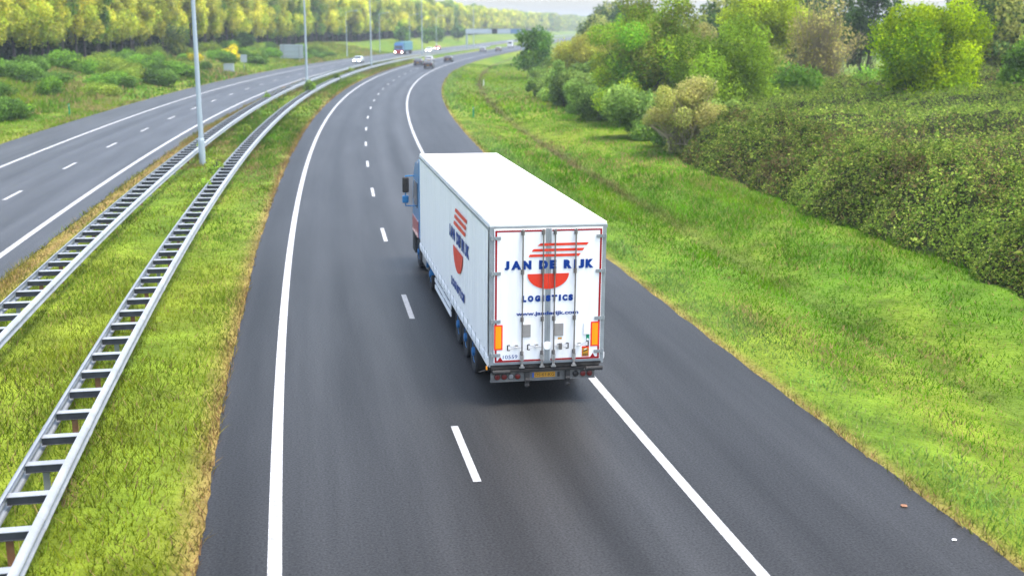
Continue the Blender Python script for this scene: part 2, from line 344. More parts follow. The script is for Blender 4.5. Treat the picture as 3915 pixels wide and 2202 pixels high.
def make_tree(name, rad, zc, n, leafsize, pal, seed, trunk_r=.16, lobes_n=26, lobe=1.1, trans=None, twiggy=0, flat=.0, bark='bark', label=None, cat='tree', group=None, lobes=None, stems=1):
    rng = np.random.default_rng(seed)
    root = empty(name); lb = lobes or rand_lobes((0, 0, zc), rad, lobes_n, lobe, rng)
    p, d, idx = crown_pts(lb, n); p[:, 2] = np.maximum(p[:, 2], .02 + rng.uniform(0, .2, n))
    pal = np.array(pal); lt = rng.integers(0, len(pal), len(lb)); lbr = rng.uniform(.75, 1.25, len(lb))
    pick = np.where(rng.random(n) < .65, lt[idx], rng.integers(0, len(pal), n))
    c = pal[pick] * lbr[idx][:, None] * rng.uniform(.7, 1.3, (n, 1))
    nrm = d * .8 + rng.normal(size=(n, 3)) * .7
    sz = leafsize * rng.uniform(.6, 1.4, n)
    V, F, C = leafcards(p, nrm, sz, c)
    npmesh('crown', V, F, M['leaf'], root, colors=C)
    mb = MB()
    for k in range(stems):
        ox, oy = (0, 0) if stems == 1 else (rng.normal() * .35, rng.normal() * .35)
        h = zc if stems == 1 else zc * rng.uniform(.7, 1.)
        a = Vector((ox, oy, -.4)); m1 = Vector((ox * 1.5 + rng.normal() * .1, oy * 1.5 + rng.normal() * .1, h * .5)); b_ = Vector((ox * 2.5 + rng.normal() * .25, oy * 2.5 + rng.normal() * .25, h))
        mb.tube(a, m1, trunk_r, trunk_r * .75, 8); mb.tube(m1, b_, trunk_r * .75, trunk_r * .35, 8)
        for q in lb[:-1][k::stems]:
            st = m1.lerp(b_, rng.uniform(.0, .9)); e = Vector(q[:3])
            mid = st.lerp(e, .5) + Vector((0, 0, -.1 * (e - st).length))
            mb.tube(st, mid, trunk_r * .3, trunk_r * .2, 5, False); mb.tube(mid, e, trunk_r * .2, trunk_r * .06, 5, False)
    if twiggy:
        L = np.array(lb)
        for k in range(twiggy):
            q = L[rng.integers(len(L))]; a = Vector((rng.normal() * rad[0] * .2, rng.normal() * rad[1] * .2, zc * rng.uniform(.05, .6)))
            dd = rng.normal(size=3); dd[2] = abs(dd[2]); dd /= np.linalg.norm(dd)
            e = Vector(q[:3]) + Vector(dd) * float(q[3]) * 1.15
            mb.tube(a, e, .03, .012, 4, False)
    mb.build('trunk', M[bark], root)
    tag(root, label, cat, group); return root
def place(root, s, d, z=None, rz=0., sc=1.):
    q = P(s, d); root.location = (q[0], q[1], float(Zg(s, d)) if z is None else z); root.rotation_euler = (0, 0, rz); root.scale = (sc,) * 3 if np.isscalar(sc) else sc
YG = [(.36, .36, .035), (.30, .34, .035), (.40, .37, .045), (.21, .27, .03), (.28, .28, .05)]
OL = [(.17, .20, .035), (.21, .22, .05), (.13, .17, .03)]
DG = [(.035, .07, .018), (.05, .09, .02), (.03, .055, .02)]
MG = [(.09, .18, .02), (.12, .22, .02), (.07, .14, .02)]
BG = [(.17, .25, .002), (.12, .19, .002), (.22, .29, .004), (.07, .13, .004)]
# the long row of trees behind the far carriageway
protos = []
for k in range(5):
    lb = []; rng = np.random.default_rng(40 + k)
    for j in range(46):
        z = rng.uniform(3.6, 14.6); rr = 3.1 * (1 - ((z - 8) / 8.5) ** 2) ** .5 if abs(z - 8) < 8.4 else .5
        a = rng.uniform(0, 6.28); q = rng.uniform(.3, .9) * rr
        lb.append((math.cos(a) * q, math.sin(a) * q, z, .8 + rng.random() * .5, .8 + rng.random() * .5, 1.0 + rng.random() * .9))
    lb.append((0, 0, 9, 1.2, 1.2, 4.5))
    pal = YG if k != 3 else OL + MG
    protos.append(make_tree('roadside_tree', (2.6, 2.6, 6), 9, 11500, .19, pal, 60 + k, .2, lobes=lb))
rng = np.random.default_rng(5); cnt = 0
def rowtree(s, d, k, sc):
    global cnt
    if cnt < 5: t = protos[cnt]; 
    else: t = copy_tree(protos[k])
    place(t, s, d, None, rng.uniform(0, 6.28), (sc * rng.uniform(.9, 1.15), sc * rng.uniform(.9, 1.15), sc)); cnt += 1
    far = s > 330
    if far: t.scale = (t.scale[0] * 1.3, t.scale[1] * 1.3, t.scale[2])
    if far: tag(t, 'hazy pale yellow-green tree in the distant part of the long left row', 'tree', 'distant trees of the long left row')
    elif d > -50: tag(t, 'tall yellow-green tree with bare trunk in front of the long left row', 'tree', 'near trees of the long left row')
    else: tag(t, 'yellow-green tree behind the front trees of the row up the left bank', 'tree', 'trees behind the long left row')
s = 112.
while s < 330:
    rowtree(s, -48 + rng.normal() * .5, rng.integers(5), rng.uniform(.93, 1.08)); s += rng.uniform(3.6, 4.8)
s = 118.
while s < 330:
    rowtree(s, -54 + rng.normal() * .8, rng.integers(5), rng.uniform(1.0, 1.15)); s += rng.uniform(4.5, 6.)
s = 331.
while s < 1150:
    rowtree(s, -49 + rng.normal(), rng.integers(5), rng.uniform(.95, 1.12)); s += rng.uniform(4, 5.5) * (1 + (s - 331) / 800)
s = 130.
while s < 470:
    rowtree(s, -62 + rng.normal(), rng.integers(5), rng.uniform(1.05, 1.2)); s += rng.uniform(7, 9.)
# dark undergrowth beneath the row (one ragged band, uncountable)
n = 120000; ss = 100 + 900 * R.random(n) ** 1.8; dd = -50.5 - np.abs(R.normal(size=n)) * 5; hh = R.random(n) ** .8 * (3.6 + 1.4 * np.sin(ss * .21) * np.sin(ss * .083))
pp = P(ss, dd); pp[:, 2] = Zg(ss, dd) + hh
V, F, C = leafcards(pp, R.normal(size=(n, 3)), .26 * R.uniform(.6, 1.5, n) * (1 + ss / 600), np.array(DG)[R.integers(0, 3, n)] * R.uniform(.35, 1.0, (n, 1)))
tag(npmesh('undergrowth', V, F, M['leaf'], colors=C), 'dark tangled undergrowth between the trunks of the left tree row', 'undergrowth', kind='stuff')
# far-off wood closing the view where the road runs out of sight
n = 60000; ss = 1120 + 1400 * R.random(n) ** 1.3; dd = -52 + R.normal(size=n) * 5; k = R.random(n) < .45
ss = np.where(k, 470 + 2000 * R.random(n) ** 1.5, ss); dd = np.where(k, 42 + 30 * R.random(n) + ss * .004, dd)
hh = R.random(n) ** .7 * np.where(k, 11 + 2.5 * np.sin(ss * .05) * np.sin(ss * .017 + dd * .1), 15.5 + 2 * np.sin(ss * .04))
pp = P(ss, dd); pp[:, 2] = Zg(ss, dd) + hh
V, F, C = leafcards(pp, R.normal(size=(n, 3)), .7 * R.uniform(.5, 1.4, n) * (.5 + ss / 1200), np.array(OL + YG[:2] + MG[:1])[R.integers(0, 6, n)] * R.uniform(.5, 1.0, (n, 1)))
tag(npmesh('distant_woodland', V, F, M['leaf'], colors=C), 'pale distant woodland along the horizon where the motorway runs out of sight', 'woodland', kind='stuff')
# shrubs on the left bank
shr = [make_tree('bank_shrub', (1.9, 1.9, 1.1), .85, 3600, .11, pal, 90 + i, .05, 12, .75, stems=4)
       for i, pal in enumerate((MG, [(.075, .14, .022), (.055, .105, .02)], [(.13, .19, .025), (.17, .21, .03)]))]
used = [0, 0, 0]
names_ = ['mid green', 'dark green', 'light green']
for j in range(104):
    s = 78 + 200 * rng.random() ** 1.3; d = -28.5 - 15 * rng.random(); k = int(rng.choice(3, p=[.38, .4, .22]))
    t = shr[k] if not used[k] else copy_tree(shr[k]); used[k] = 1
    place(t, s, d, None, rng.uniform(0, 6.28), np.array((rng.uniform(.5, 1.6), rng.uniform(.5, 1.6), rng.uniform(.5, 1.2))) * (1.1 if s < 160 else 1.))
    tag(t, names_[k] + ' low shrub growing on the grassy left bank below the tree row', 'shrub', names_[k] + ' shrubs on the left bank')
for (s, d, sc, lab) in [(205, -34.5, 1.1, 'yellow flowering broom bush on the left bank beside the white roadside sign'), (193, -38, .8, 'small yellow flowering broom bush on the left bank behind the nearest lamp post')]:
    t = make_tree('broom_bush', (1.7, 1.7, 1.3), 1.2, 2600, .12, [(.50, .42, .01), (.45, .38, .01), (.4, .35, .01), (.12, .16, .03)], int(s), .05, 12, .7, stems=4)
    place(t, s, d, None, 0, sc); tag(t, lab, 'bush')
t = make_tree('bank_tree', (2.6, 2.6, 2.6), 3., 6000, .15, DG + OL, 321, .1, 18, 1.0, stems=2, label='rounded dark green tree in front of the left row, near the broom bushes'); place(t, 200, -43)
t = make_tree('bank_tree', (2.2, 2.2, 2.0), 2.2, 5000, .15, DG, 322, .1, 16, .9, stems=2, label='dark bushy tree on the left bank behind the big grey sign board'); place(t, 238, -41)
for i, (s, d) in enumerate([(400, -36), (440, -34), (470, -36), (520, -34)]):
    t = make_tree('bank_tree', (4, 4, 3.6), 3.4, 2600, .3, DG + MG, 330 + i, .12, 16, 1.6, stems=2,
        label='dark green bushy tree at the far end of the left bank by the gantry', group='bushy trees by the gantry'); place(t, s, d)
# right-hand trees and shrubs
WL = [(.26, .27, .06), (.31, .29, .09), (.18, .20, .05)]
BRN = [(.27, .24, .07), (.31, .27, .08), (.21, .23, .05)]
def rt_(s, d, **k):
    t = make_tree(**k); place(t, s, d); return t
rt_(165.5, 21.8, name='bush', rad=(3.2, 3.2, 4.3), zc=4.1, n=9000, leafsize=.2, pal=[(.06, .13, .018), (.04, .10, .015), (.09, .16, .02)], seed=401, lobes_n=30, lobe=1.2, stems=2, label='dense round dark green bush at the bend, nearest the far road on the right', cat='bush')
rt_(129, 25.4, name='tree', rad=(4.2, 4.2, 4.3), zc=4.1, n=20000, leafsize=.14, pal=[(.25, .24, .04), (.21, .23, .03), (.17, .16, .04)], seed=402, lobes_n=30, lobe=1.2, twiggy=60, stems=3, label='yellow-brown budding tree between the dark round bush and the big green trees')
rt_(108, 27., name='tree', rad=(4.0, 4.0, 4.6), zc=4.6, n=22000, leafsize=.13, pal=[(.19, .25, .02), (.24, .28, .02), (.10, .16, .02)], seed=403, lobes_n=30, lobe=1.1, stems=3, label='yellow-green tree just left of the tallest right-hand tree')
rt_(79, 23.2, name='tree', rad=(5.3, 5.3, 5.6), zc=5.3, n=46000, leafsize=.11, pal=[(.09, .19, .015), (.15, .24, .02), (.06, .12, .015), (.15, .17, .03), (.20, .27, .02)], seed=404, lobes_n=44, lobe=1.15, twiggy=80, stems=3, label='tallest bushy green tree rising behind the pale olive shrub on the right')
rt_(82, 27.5, name='tree', rad=(3.4, 3.4, 4.6), zc=4.8, n=9000, leafsize=.14, pal=[(.21, .20, .06), (.17, .17, .05), (.15, .21, .03)], seed=405, lobes_n=30, lobe=1.0, twiggy=260, bark='twig', stems=3, label='olive-brown twiggy tree between two bright green trees on the right')
rt_(56, 20.4, name='willow_shrub', rad=(3.1, 3.1, 2.8), zc=2.45, n=22000, leafsize=.085, pal=WL, seed=406, lobes_n=30, lobe=.75, twiggy=200, bark='twig', stems=5, label='rounded pale olive willow shrub at the front edge of the right-hand trees', cat='shrub')
rt_(65, 25.6, name='bush', rad=(3.7, 3.7, 4.2), zc=4.3, n=25000, leafsize=.095, pal=[(.13, .21, .015), (.17, .25, .02), (.09, .15, .015)], seed=407, lobes_n=36, lobe=1.0, stems=3, label='bright mid-green leafy bush right behind the pale olive shrub', cat='bush')
rt_(94.5, 38, name='tree', rad=(4.6, 4.6, 4.6), zc=8.2, n=24000, leafsize=.13, pal=[(.20, .25, .012), (.15, .20, .012), (.25, .28, .015)], seed=408, lobes_n=36, lobe=1.2, stems=2, label='yellow-green tree reaching the top of the photo left of the bare twiggy tree')
rt_(88, 41, name='tree', rad=(4.2, 4.2, 5.2), zc=5.6, n=6500, leafsize=.11, pal=BRN, seed=409, lobes_n=34, lobe=1.2, twiggy=700, bark='twig', stems=4, label='almost bare brown twiggy tree left of the bright lime bush')
rt_(61, 38.3, name='bush', rad=(4.9, 4.9, 3.9), zc=5.4, n=44000, leafsize=.11, pal=BG, seed=410, lobes_n=52, lobe=1.15, stems=3, label='large bright lime-green bush standing above the brambles on the right', cat='bush')
rt_(91.5, 58, name='tree', rad=(6.0, 6.0, 6.0), zc=7.5, n=15000, leafsize=.22, pal=OL + DG, seed=411, lobes_n=40, lobe=1.5, stems=2, label='dark olive tree behind and right of the lime-green bush')
rt_(62, 46.5, name='bush', rad=(2.6, 2.6, 3.4), zc=4.2, n=10000, leafsize=.14, pal=MG, seed=412, lobes_n=26, lobe=.9, stems=3, label='mid-green bush at the right edge beside the lime-green bush', cat='bush')
rt_(115, 55.8, name='tree', rad=(4.0, 4.0, 5.6), zc=8.2, n=9000, leafsize=.19, pal=DG + [(.06, .11, .03)], seed=413, lobes_n=26, lobe=1.1, twiggy=80, stems=2, label='thin-crowned dark green tree with sky showing through, behind the bare twiggy tree')
for i, (s, d, sc, lab) in enumerate([(147, 23, 1.0, 'low bluish green shrub right of the dark round bush at the bend'), (118, 20.5, 1.0, 'low grey-green shrub in front of the yellow-brown budding tree'),
        (102, 20.2, 1.1, 'low dark shrub left of the foot of the tallest right-hand tree'), (92, 20.3, .9, 'low green shrub at the very foot of the tallest right-hand tree'), (132, 20.8, .9, 'low pale green shrub at the edge of the grass before the bend'), (68, 20.3, 1.15, 'dark green leafy shrub between the pale olive willow shrub and the tallest right-hand tree'), (61, 22.5, 1.1, 'green shrub directly behind the pale olive willow shrub'), (85, 20.6, .95, 'green shrub in the hedge line left of the darkest low shrubs'), (110, 21.5, 1.2, 'soft green shrub below the yellow-green tree beyond the tallest tree')]):
    t = make_tree('low_shrub', (3.4, 3.4, 2.1), 1.6, 12000, .13, [(.13, .21, .04), (.17, .24, .05), (.09, .15, .03)], 430 + i, .05, 14, .8, stems=4, label=lab, cat='shrub'); place(t, s, d, None, 0, sc)
for i, (s, d, h, w_, lab) in enumerate([(96, 31, 4.0, 3.6, 'mid-height green bush filling the gap behind the olive-brown twiggy tree'), (84, 33, 3.4, 3.4, 'low leafy green bush under the yellow-green tree on the right'), (72, 33, 2.6, 3.4, 'low dark green bush left of the foot of the lime-green bush'),
        (120, 30, 4.4, 3.8, 'yellowish bush filling the gap behind the yellow-brown tree'), (76, 42, 2.4, 3., 'low green bush under the bare twiggy tree'), (140, 31, 3.6, 3.4, 'green bush behind the low bluish shrub at the bend'), (66, 52, 3.2, 3.4, 'dark green bush right of the lime-green bush')]):
    t = make_tree('gap_bush', (w_, w_, h), h * .9, 9000, .15, (MG, OL, MG, YG, MG, OL, DG)[i], 470 + i, .07, 26, .95, stems=4, label=lab, cat='bush'); place(t, s, d)
back = [make_tree('background_tree', (5.5, 5.5, 5.5), 6.6, 6500, .3, pal, 440 + i, .2, 26, 1.7, stems=2) for i, pal in enumerate((OL + DG, DG, OL + [(.15, .19, .05)]))]
bl = [(150, 47, 0, 1), (140, 58, 1, .95), (128, 69, 2, .9), (118, 76, 0, .9), (104, 71, 1, 1.0), (95, 74, 0, 1.05), (84, 72, 2, 1.05), (170, 34, 2, .7), (190, 40, 0, .7), (160, 60, 1, 1.), (215, 45, 2, .8), (76, 62, 1, 1.0), (69, 56, 0, .85),
      (260, 50, 0, .75), (310, 56, 1, .75), (370, 52, 2, .8), (430, 50, 0, .8), (500, 48, 1, .85), (580, 46, 2, .9), (680, 42, 0, 1.), (800, 38, 1, 1.), (132, 46, 1, .85)] + [(230 + 13.5 * i, 36 + 14 * ((i * 7) % 5) / 5, i % 3, .85 + .1 * ((i * 5) % 4)) for i in range(46)]
un = [0, 0, 0]
for (s, d, k, sc) in bl:
    t = back[k] if not un[k] else copy_tree(back[k]); un[k] = 1
    place(t, s, d, None, rng.uniform(0, 6.28), sc)
    if s > 200: tag(t, 'small hazy tree far beyond the bend on the right', 'tree', 'far trees beyond the bend')
    else: tag(t, 'dark olive tree in the background behind the right-hand bushes', 'tree', 'background trees on the right')
# bramble thicket
def bramz(s, d):
    front = 18.8 + .22 * np.sin(s * .35) + .18 * np.sin(s * .9 + 1) + .15 * np.sin(s * 2.3) - np.clip((18 - s) / 30, 0, 1) * .4
    front = front + np.clip(s - 50, 0, 100) * .16
    e = np.clip((d - front) / 3.6, 0, 1); h = np.sin(e * np.pi / 2) ** .9
    top = 2.5 + .035 * (d - 22) + .2 * np.sin(s * .33 + d * .21) + .16 * np.sin(s * .71 - d * .5) + .28 * np.sin(s * 1.7 + d * 1.3) * np.sin(d * 1.9 - s * .7) + .22 * np.sin(s * 3.3 - d * 2.9) * np.sin(s * 1.1 + d * 3.7) + .10 * np.sin(s * 5.3 + d * 4.1)
    lo = np.clip((112 - s) / 30, .25, 1)
    return h * top * lo
n = 680000; ss = 4 + 116 * R.random(n) ** 1.25; dd = 18.3 + 37 * R.random(n) ** 1.5
near = R.random(n) < .35; dd = np.where(near, 18.4 + 5.5 * R.random(n), dd)
hz_ = bramz(ss, dd); gapn = np.sin(ss * 5.1 + 2 * np.sin(dd * 2.3)) * np.sin(dd * 4.3 + 1.7 * np.sin(ss * 1.9)) + .5 * np.sin(ss * 9.3 - dd * 7.1); keep = (hz_ > .05) & (R.random(n) < np.clip(1.05 - .75 * (gapn > .55), 0, 1)); ss, dd, hz_ = ss[keep], dd[keep], hz_[keep]; n = len(ss)
e = .4; gx = (bramz(ss, dd + e) - bramz(ss, dd - e)) / (2 * e); gy = (bramz(ss + e, dd) - bramz(ss - e, dd)) / (2 * e)
pp = P(ss, dd); pp[:, 2] = Zg(ss, dd) + hz_ + R.normal(size=n) * .17 - .03
tt = np.interp(ss, FS, FT); nx = -gx * np.cos(tt) - gy * np.sin(tt); ny = gx * np.sin(tt) - gy * np.cos(tt)
nrm = np.stack([nx, ny, np.ones(n)], -1) * .8 + R.normal(size=(n, 3)) * .75
palb = np.array([(.105, .155, .022), (.075, .125, .016), (.17, .21, .035), (.05, .09, .012), (.10, .08, .03)])
cl = nz(ss * 1.1, dd * 1.2); pk = np.clip((cl * 2 + 2 + R.normal(size=n) * 1.2), 0, 4).astype(int)
V, F, C = leafcards(pp, nrm, .032 * np.exp(R.normal(size=n) * .35) * (1 + np.hypot(pp[:, 0], pp[:, 1]) / 110), palb[pk] * R.uniform(.55, 1.4, (n, 1)), .7)
# arching bramble stems
n2 = 5200; s2 = 4 + 110 * R.random(n2) ** 1.3; d2 = 18.6 + 30 * R.random(n2) ** 1.7; h2 = bramz(s2, d2); k2 = h2 > .3; s2, d2, h2 = s2[k2], d2[k2], h2[k2]; n2 = len(s2)
az = R.uniform(0, 6.28, n2); ln = R.uniform(.25, .8, n2); hh2 = R.uniform(.05, .32, n2); VS = []; FSs = []; b0 = len(V)
for j in range(4):
    for (t0) in (j / 4, (j + 1) / 4):
        q = P(s2 + np.cos(az) * ln * (t0 - .3), d2 + np.sin(az) * ln * (t0 - .3)); q[:, 2] = Zg(s2, d2) + h2 + np.sin(t0 * 3.14) * hh2 - .05
        o_ = np.stack([-np.sin(az), np.cos(az), np.zeros(n2)], -1) * .009 * (1.2 - t0)
        VS += [q - o_, q + o_]
for j in range(4):
    base = b0 + j * 4 * n2; i = np.arange(n2); FSs.append(np.stack([base + i, base + n2 + i, base + 3 * n2 + i, base + 2 * n2 + i], -1))
VS = np.concatenate(VS); V = np.concatenate([V, VS]); F = np.concatenate([F] + FSs); C = np.concatenate([C, np.tile((.17, .14, .08), (len(VS), 1))])
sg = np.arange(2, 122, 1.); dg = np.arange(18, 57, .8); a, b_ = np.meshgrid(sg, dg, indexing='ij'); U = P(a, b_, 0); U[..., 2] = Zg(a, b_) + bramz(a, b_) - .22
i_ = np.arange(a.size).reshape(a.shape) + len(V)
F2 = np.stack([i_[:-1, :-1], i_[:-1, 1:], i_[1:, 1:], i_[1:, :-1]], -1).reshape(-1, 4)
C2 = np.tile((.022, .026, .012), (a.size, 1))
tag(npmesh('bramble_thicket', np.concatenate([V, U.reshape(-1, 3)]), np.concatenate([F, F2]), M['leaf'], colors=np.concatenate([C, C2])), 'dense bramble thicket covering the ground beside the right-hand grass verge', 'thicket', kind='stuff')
# grass
def blades(name, zones, label, h0=.16, cat='grass'):
    Vs, Cs = [], []
    for (s0, s1, d0, d1, dens, hh, ww) in zones:
        n = int((s1 - s0) * (d1 - d0) * dens); s = R.uniform(s0, s1, n); d = R.uniform(d0, d1, n)
        cl = nz(s * 1.3 + 3, d * 1.1); k = R.random(n) < (.55 + .5 * np.clip(cl + .3, 0, 1)); s, d, cl = s[k], d[k], cl[k]; n = len(s)
        p = P(s, d); p[:, 2] = Zg(s, d) - .03
        h = hh * R.uniform(.4, 1.35, n) * (1 + .45 * cl); a = R.uniform(0, 6.28, n); lean = R.normal(size=(n, 2)) * (h * .55)[:, None]
        w_ = ww * R.uniform(.6, 1.3, n); dx = np.stack([np.cos(a) * w_, np.sin(a) * w_, np.zeros(n)], -1)
        tip = p + np.concatenate([lean, h[:, None]], 1)
        Vs.append(np.stack([p - dx, p + dx, tip], 1).reshape(-1, 3))
        m = np.clip(np.where(d > 0, .27, .36) + nz(s * .37 + 9, d * .6) * .6 + R.normal(size=n) * .2, 0, 1)[:, None]
        L_ = (d < -4)[:, None]; c = np.where(L_, (.070, .175, .010), (.078, .225, .003)) * (1 - m) + np.where(L_, (.175, .22, .014), (.185, .295, .005)) * m; dk = np.clip(nz(s * .8 + 21, d * 1.5 + 4) * .8, 0, .3)[:, None]; c = c * (1 - dk)
        pg = (R.random(n) < .10 + .55 * np.clip(nz(s * 1.3 + 40, d * 2.2) - .1, 0, 1) * np.where(d < -4, 1.3, .8))[:, None]; c = np.where(pg, np.array((.26, .19, .085)), c)
        gl = np.exp(-((d - 8.7) / .9) ** 2)[:, None] * .6; c = c * (1 - gl) + np.array((.13, .23, .07)) * gl
        fr = np.maximum.reduce([.9 * np.exp(-((d + 4.75 + .02) / .24) ** 2), .75 * np.exp(-((d - 7.7) / .22) ** 2), .7 * np.exp(-((d + 12.0) / .4) ** 2)]) * R.uniform(.4, 1.1, n)
        fr = np.clip(fr, 0, 1)[:, None]; c = c * (1 - fr) + np.array((.30, .17, .08)) * fr
        di = (np.exp(-((d - 13.1) / .5) ** 2) * np.clip((s - 15) / 30, .2, 1))[:, None] * .75; c = c * (1 - di) + np.array((.10, .075, .035)) * di
        Cs.append(np.repeat(c * R.uniform(.7, 1.3, (n, 1)) * np.where((d < -4) & (d > -13), .82, 1.)[:, None], 3, 0))
    V = np.concatenate(Vs); C = np.concatenate(Cs)
    return tag(npmesh(name, V, np.arange(len(V)).reshape(-1, 3), M['grass'], colors=C), label, cat, kind='stuff')
blades('median_grass', [(-12, 30, -12.4, -4.72, 300, .15, .013), (30, 90, -12.4, -4.72, 120, .19, .026), (90, 260, -12.3, -4.75, 28, .25, .06)], 'long green and straw grass growing in the central reservation under the guardrails')
blades('right_verge_grass', [(-12, 22, 7.62, 14, 300, .15, .013), (8, 45, 8, 20, 170, .18, .018), (45, 90, 7.7, 21, 80, .2, .03), (90, 240, 7.7, 24, 14, .26, .07)], 'bright green grass verge with a shallow ditch right of the lorry')
blades('left_verge_grass', [(38, 110, -29, -24.2, 50, .2, .035), (60, 160, -47, -28, 22, .38, .06), (110, 330, -46, -24.2, 9, .42, .09)], 'grass strip and rough bank left of the far carriageway')
wd = [(46, -7.9, 1.0, 'tall green weeds growing through the near guardrail', 1), (40, -8.0, .8, 'weeds hiding the near guardrail where it fades into green', 1), (120, -7.6, 1.5, 'dark green bush growing through the near guardrail beyond the second lamp post', 0),
      (152, -7.4, 1.2, 'upright green weed in the central reservation near the oncoming silver car', 0), (178, -8.2, 1.1, 'yellowish green weed further along the central reservation', 1), (70, -8.6, .8, 'green weeds between the two guardrails past the first lamp post', 1),
      (105, -10.6, 1.0, 'dark weeds against the far guardrail', 0), (57, -10.1, .8, 'weeds around the far guardrail by the first lamp post', 1)]
for i, (s, d, sc, lab, y) in enumerate(wd):
    t = make_tree('weed', (.5, .5, .6), .6, 900, .055, [(.16, .25, .03), (.22, .27, .04)] if y else [(.09, .16, .02), (.13, .20, .02)], 500 + i, .012, 9, .25, twiggy=25, stems=4, label=lab, cat='weed'); place(t, s, d, None, 0, sc)

# ------------------------------------------------------------------ guardrails
def wbeam(s0, s1, d, zc, side):
    """corrugated W beam following the road"""
    prof = [(0, -.155), (.06, -.125), (.10, -.085), (.10, -.06), (.045, -.025), (.035, 0), (.045, .025), (.10, .06), (.10, .085), (.06, .125), (0, .155)]
    s = np.unique(np.concatenate([np.arange(s0, min(s1, 200), 1.), np.arange(min(s1, 200), s1, 4.), [s1]]))
    out = []
    for sgn, th_ in ((1, 0), (0, .012)):
        V = np.stack([P(s, d + side * (a - th_), Zr(d) + zc + b) for a, b in prof], 1); out.append(V)
    m = len(prof); n = len(s); V = np.concatenate(out, 0).reshape(-1, 3)
    i_ = np.arange(n * m).reshape(n, m); F = np.stack([i_[:-1, :-1], i_[1:, :-1], i_[1:, 1:], i_[:-1, 1:]], -1).reshape(-1, 4)
    j = n * m; i = np.arange(n - 1)
    e1 = np.stack([i * m, (i + 1) * m, (i + 1) * m + j, i * m + j], -1); k = m - 1
    e2 = e1 + k
    return V, np.concatenate([F, F + j, e1, e2])
def guardrail(name, dc, hw, s0, s1, label, ph):
    a = P(s0, dc); root = empty(name, (0, 0, 0)); tag(root, label, 'guardrail', 'double guardrails in the central reservation')
    for sd in (-1, 1):
        V, F = wbeam(s0, s1, dc + sd * (hw - .10), .60, sd)
        for sj in np.arange(s0 + 2.2, 80, 4.):
            v2, f2 = wbeam(sj, sj + .34, dc + sd * (hw - .10 + .006), .60, sd); F = np.concatenate([F, f2 + len(V)]); V = np.concatenate([V, v2])
        npmesh('beam', V, F, M['guard'], root, smooth=True)
    z0 = float(Zr(dc)); k = 0; s = s0 + ph
    sp_ = []; 
    while s < min(s1, s0 + 134): sp_.append(s); s += 1.333
    for s in sp_:
        mb = MB(); q = Matrix.Translation(Vector(P(s, dc, z0))) @ Matrix.Rotation(-TH(s), 4, 'Z')
        b0 = MB(); w_ = hw - .095
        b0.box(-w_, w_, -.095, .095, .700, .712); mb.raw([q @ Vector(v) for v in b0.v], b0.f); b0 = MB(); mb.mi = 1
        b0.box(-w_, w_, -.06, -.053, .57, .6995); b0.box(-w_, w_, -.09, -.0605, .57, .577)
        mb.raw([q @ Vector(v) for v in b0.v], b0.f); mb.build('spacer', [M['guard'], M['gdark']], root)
    mb = MB(); far = []
    for i, s in enumerate(sp_[::2]):
        q = Matrix.Translation(Vector(P(s, dc, z0))) @ Matrix.Rotation(-TH(s), 4, 'Z'); b0 = MB()
        b0.box(-.06, -.045, -.05, .05, -.3, .699); b0.box(-.0449, .05, -.05, -.04, -.3, .699)
        mb = MB(); mb.raw([q @ Vector(v) for v in b0.v], b0.f); mb.build('post', M['rust'] if i % 3 else M['guard'], root)
    mb = MB(); s = sp_[-1] + 1.333
    while s < s1:
        q = Matrix.Translation(Vector(P(s, dc, z0))) @ Matrix.Rotation(-TH(s), 4, 'Z'); b0 = MB()
        b0.box(-hw + .07, hw - .07, -.07, .07, .60, .712); b0.box(-.05, .05, -.05, .05, -.3, .599)
        mb.raw([q @ Vector(v) for v in b0.v], b0.f); s += 2.667
    if mb.v: mb.build('post_run', M['guard'], root)['kind'] = 'stuff'
    return root
guardrail('guardrail', -7.36, .42, -12, 420, 'double-sided steel guardrail nearer the lorry, ladder-like spacers between its beams', .55)
guardrail('guardrail', -10.38, .46, -8, 420, 'double-sided steel guardrail nearer the oncoming carriageway', .2)

# ------------------------------------------------------------------ lamp posts, gantry, signs
def lamp_post(s, d, H, arms, label, group, r0=.15):
    root = empty('street_lamp', (0, 0, 0)); q = P(s, d); root.location = (q[0], q[1], float(Zr(d))); root.rotation_euler = (0, 0, -TH(s))
    mb = MB(); mb.tube((0, 0, -.3), (0, 0, 1.4), r0 * 1.25, r0 * 1.25, 14); mb.tube((0, 0, 1.4), (0, 0, 1.55), r0 * 1.25, r0, 14, False); mb.tube((0, 0, 1.55), (0, 0, H), r0, r0 * .45, 14)
    p_ = mb.build('pole', M['pole'], root)
    for a in arms:
        ab = MB(); ab.path([(0, 0, H - .3), (a * .5, 0, H + .1), (a * 1.4, 0, H + .3), (a * 2.2, 0, H + .35)], r0 * .35); ab.build('arm', M['pole'], root)
        hb = MB(); hb.prism([(a * 2.1, H + .28), (a * 2.15, H + .42), (a * 2.6, H + .47), (a * 3.05, H + .40), (a * 3.1, H + .30)], 'y', -.16, .16); hb.build('lamp_head', M['signback'], root)
    tag(root, label, 'street lamp', group); return root
for s, lab in [(53, 'nearest tall grey lamp post, between the two guardrails'), (131.5, 'second nearest tall lamp post in the central reservation, beside the grey sign board'), (212, 'third tall lamp post in the central reservation, right of the oncoming silver car'),
               (289, 'fourth tall lamp post in the central reservation, by the black car'), (390, 'farthest tall lamp post in the central reservation, behind the gantry column')]:
    lamp_post(s, -9.5 if s < 60 else -9.1, 18, (-1, 1), lab, 'tall lamp posts in the central reservation')
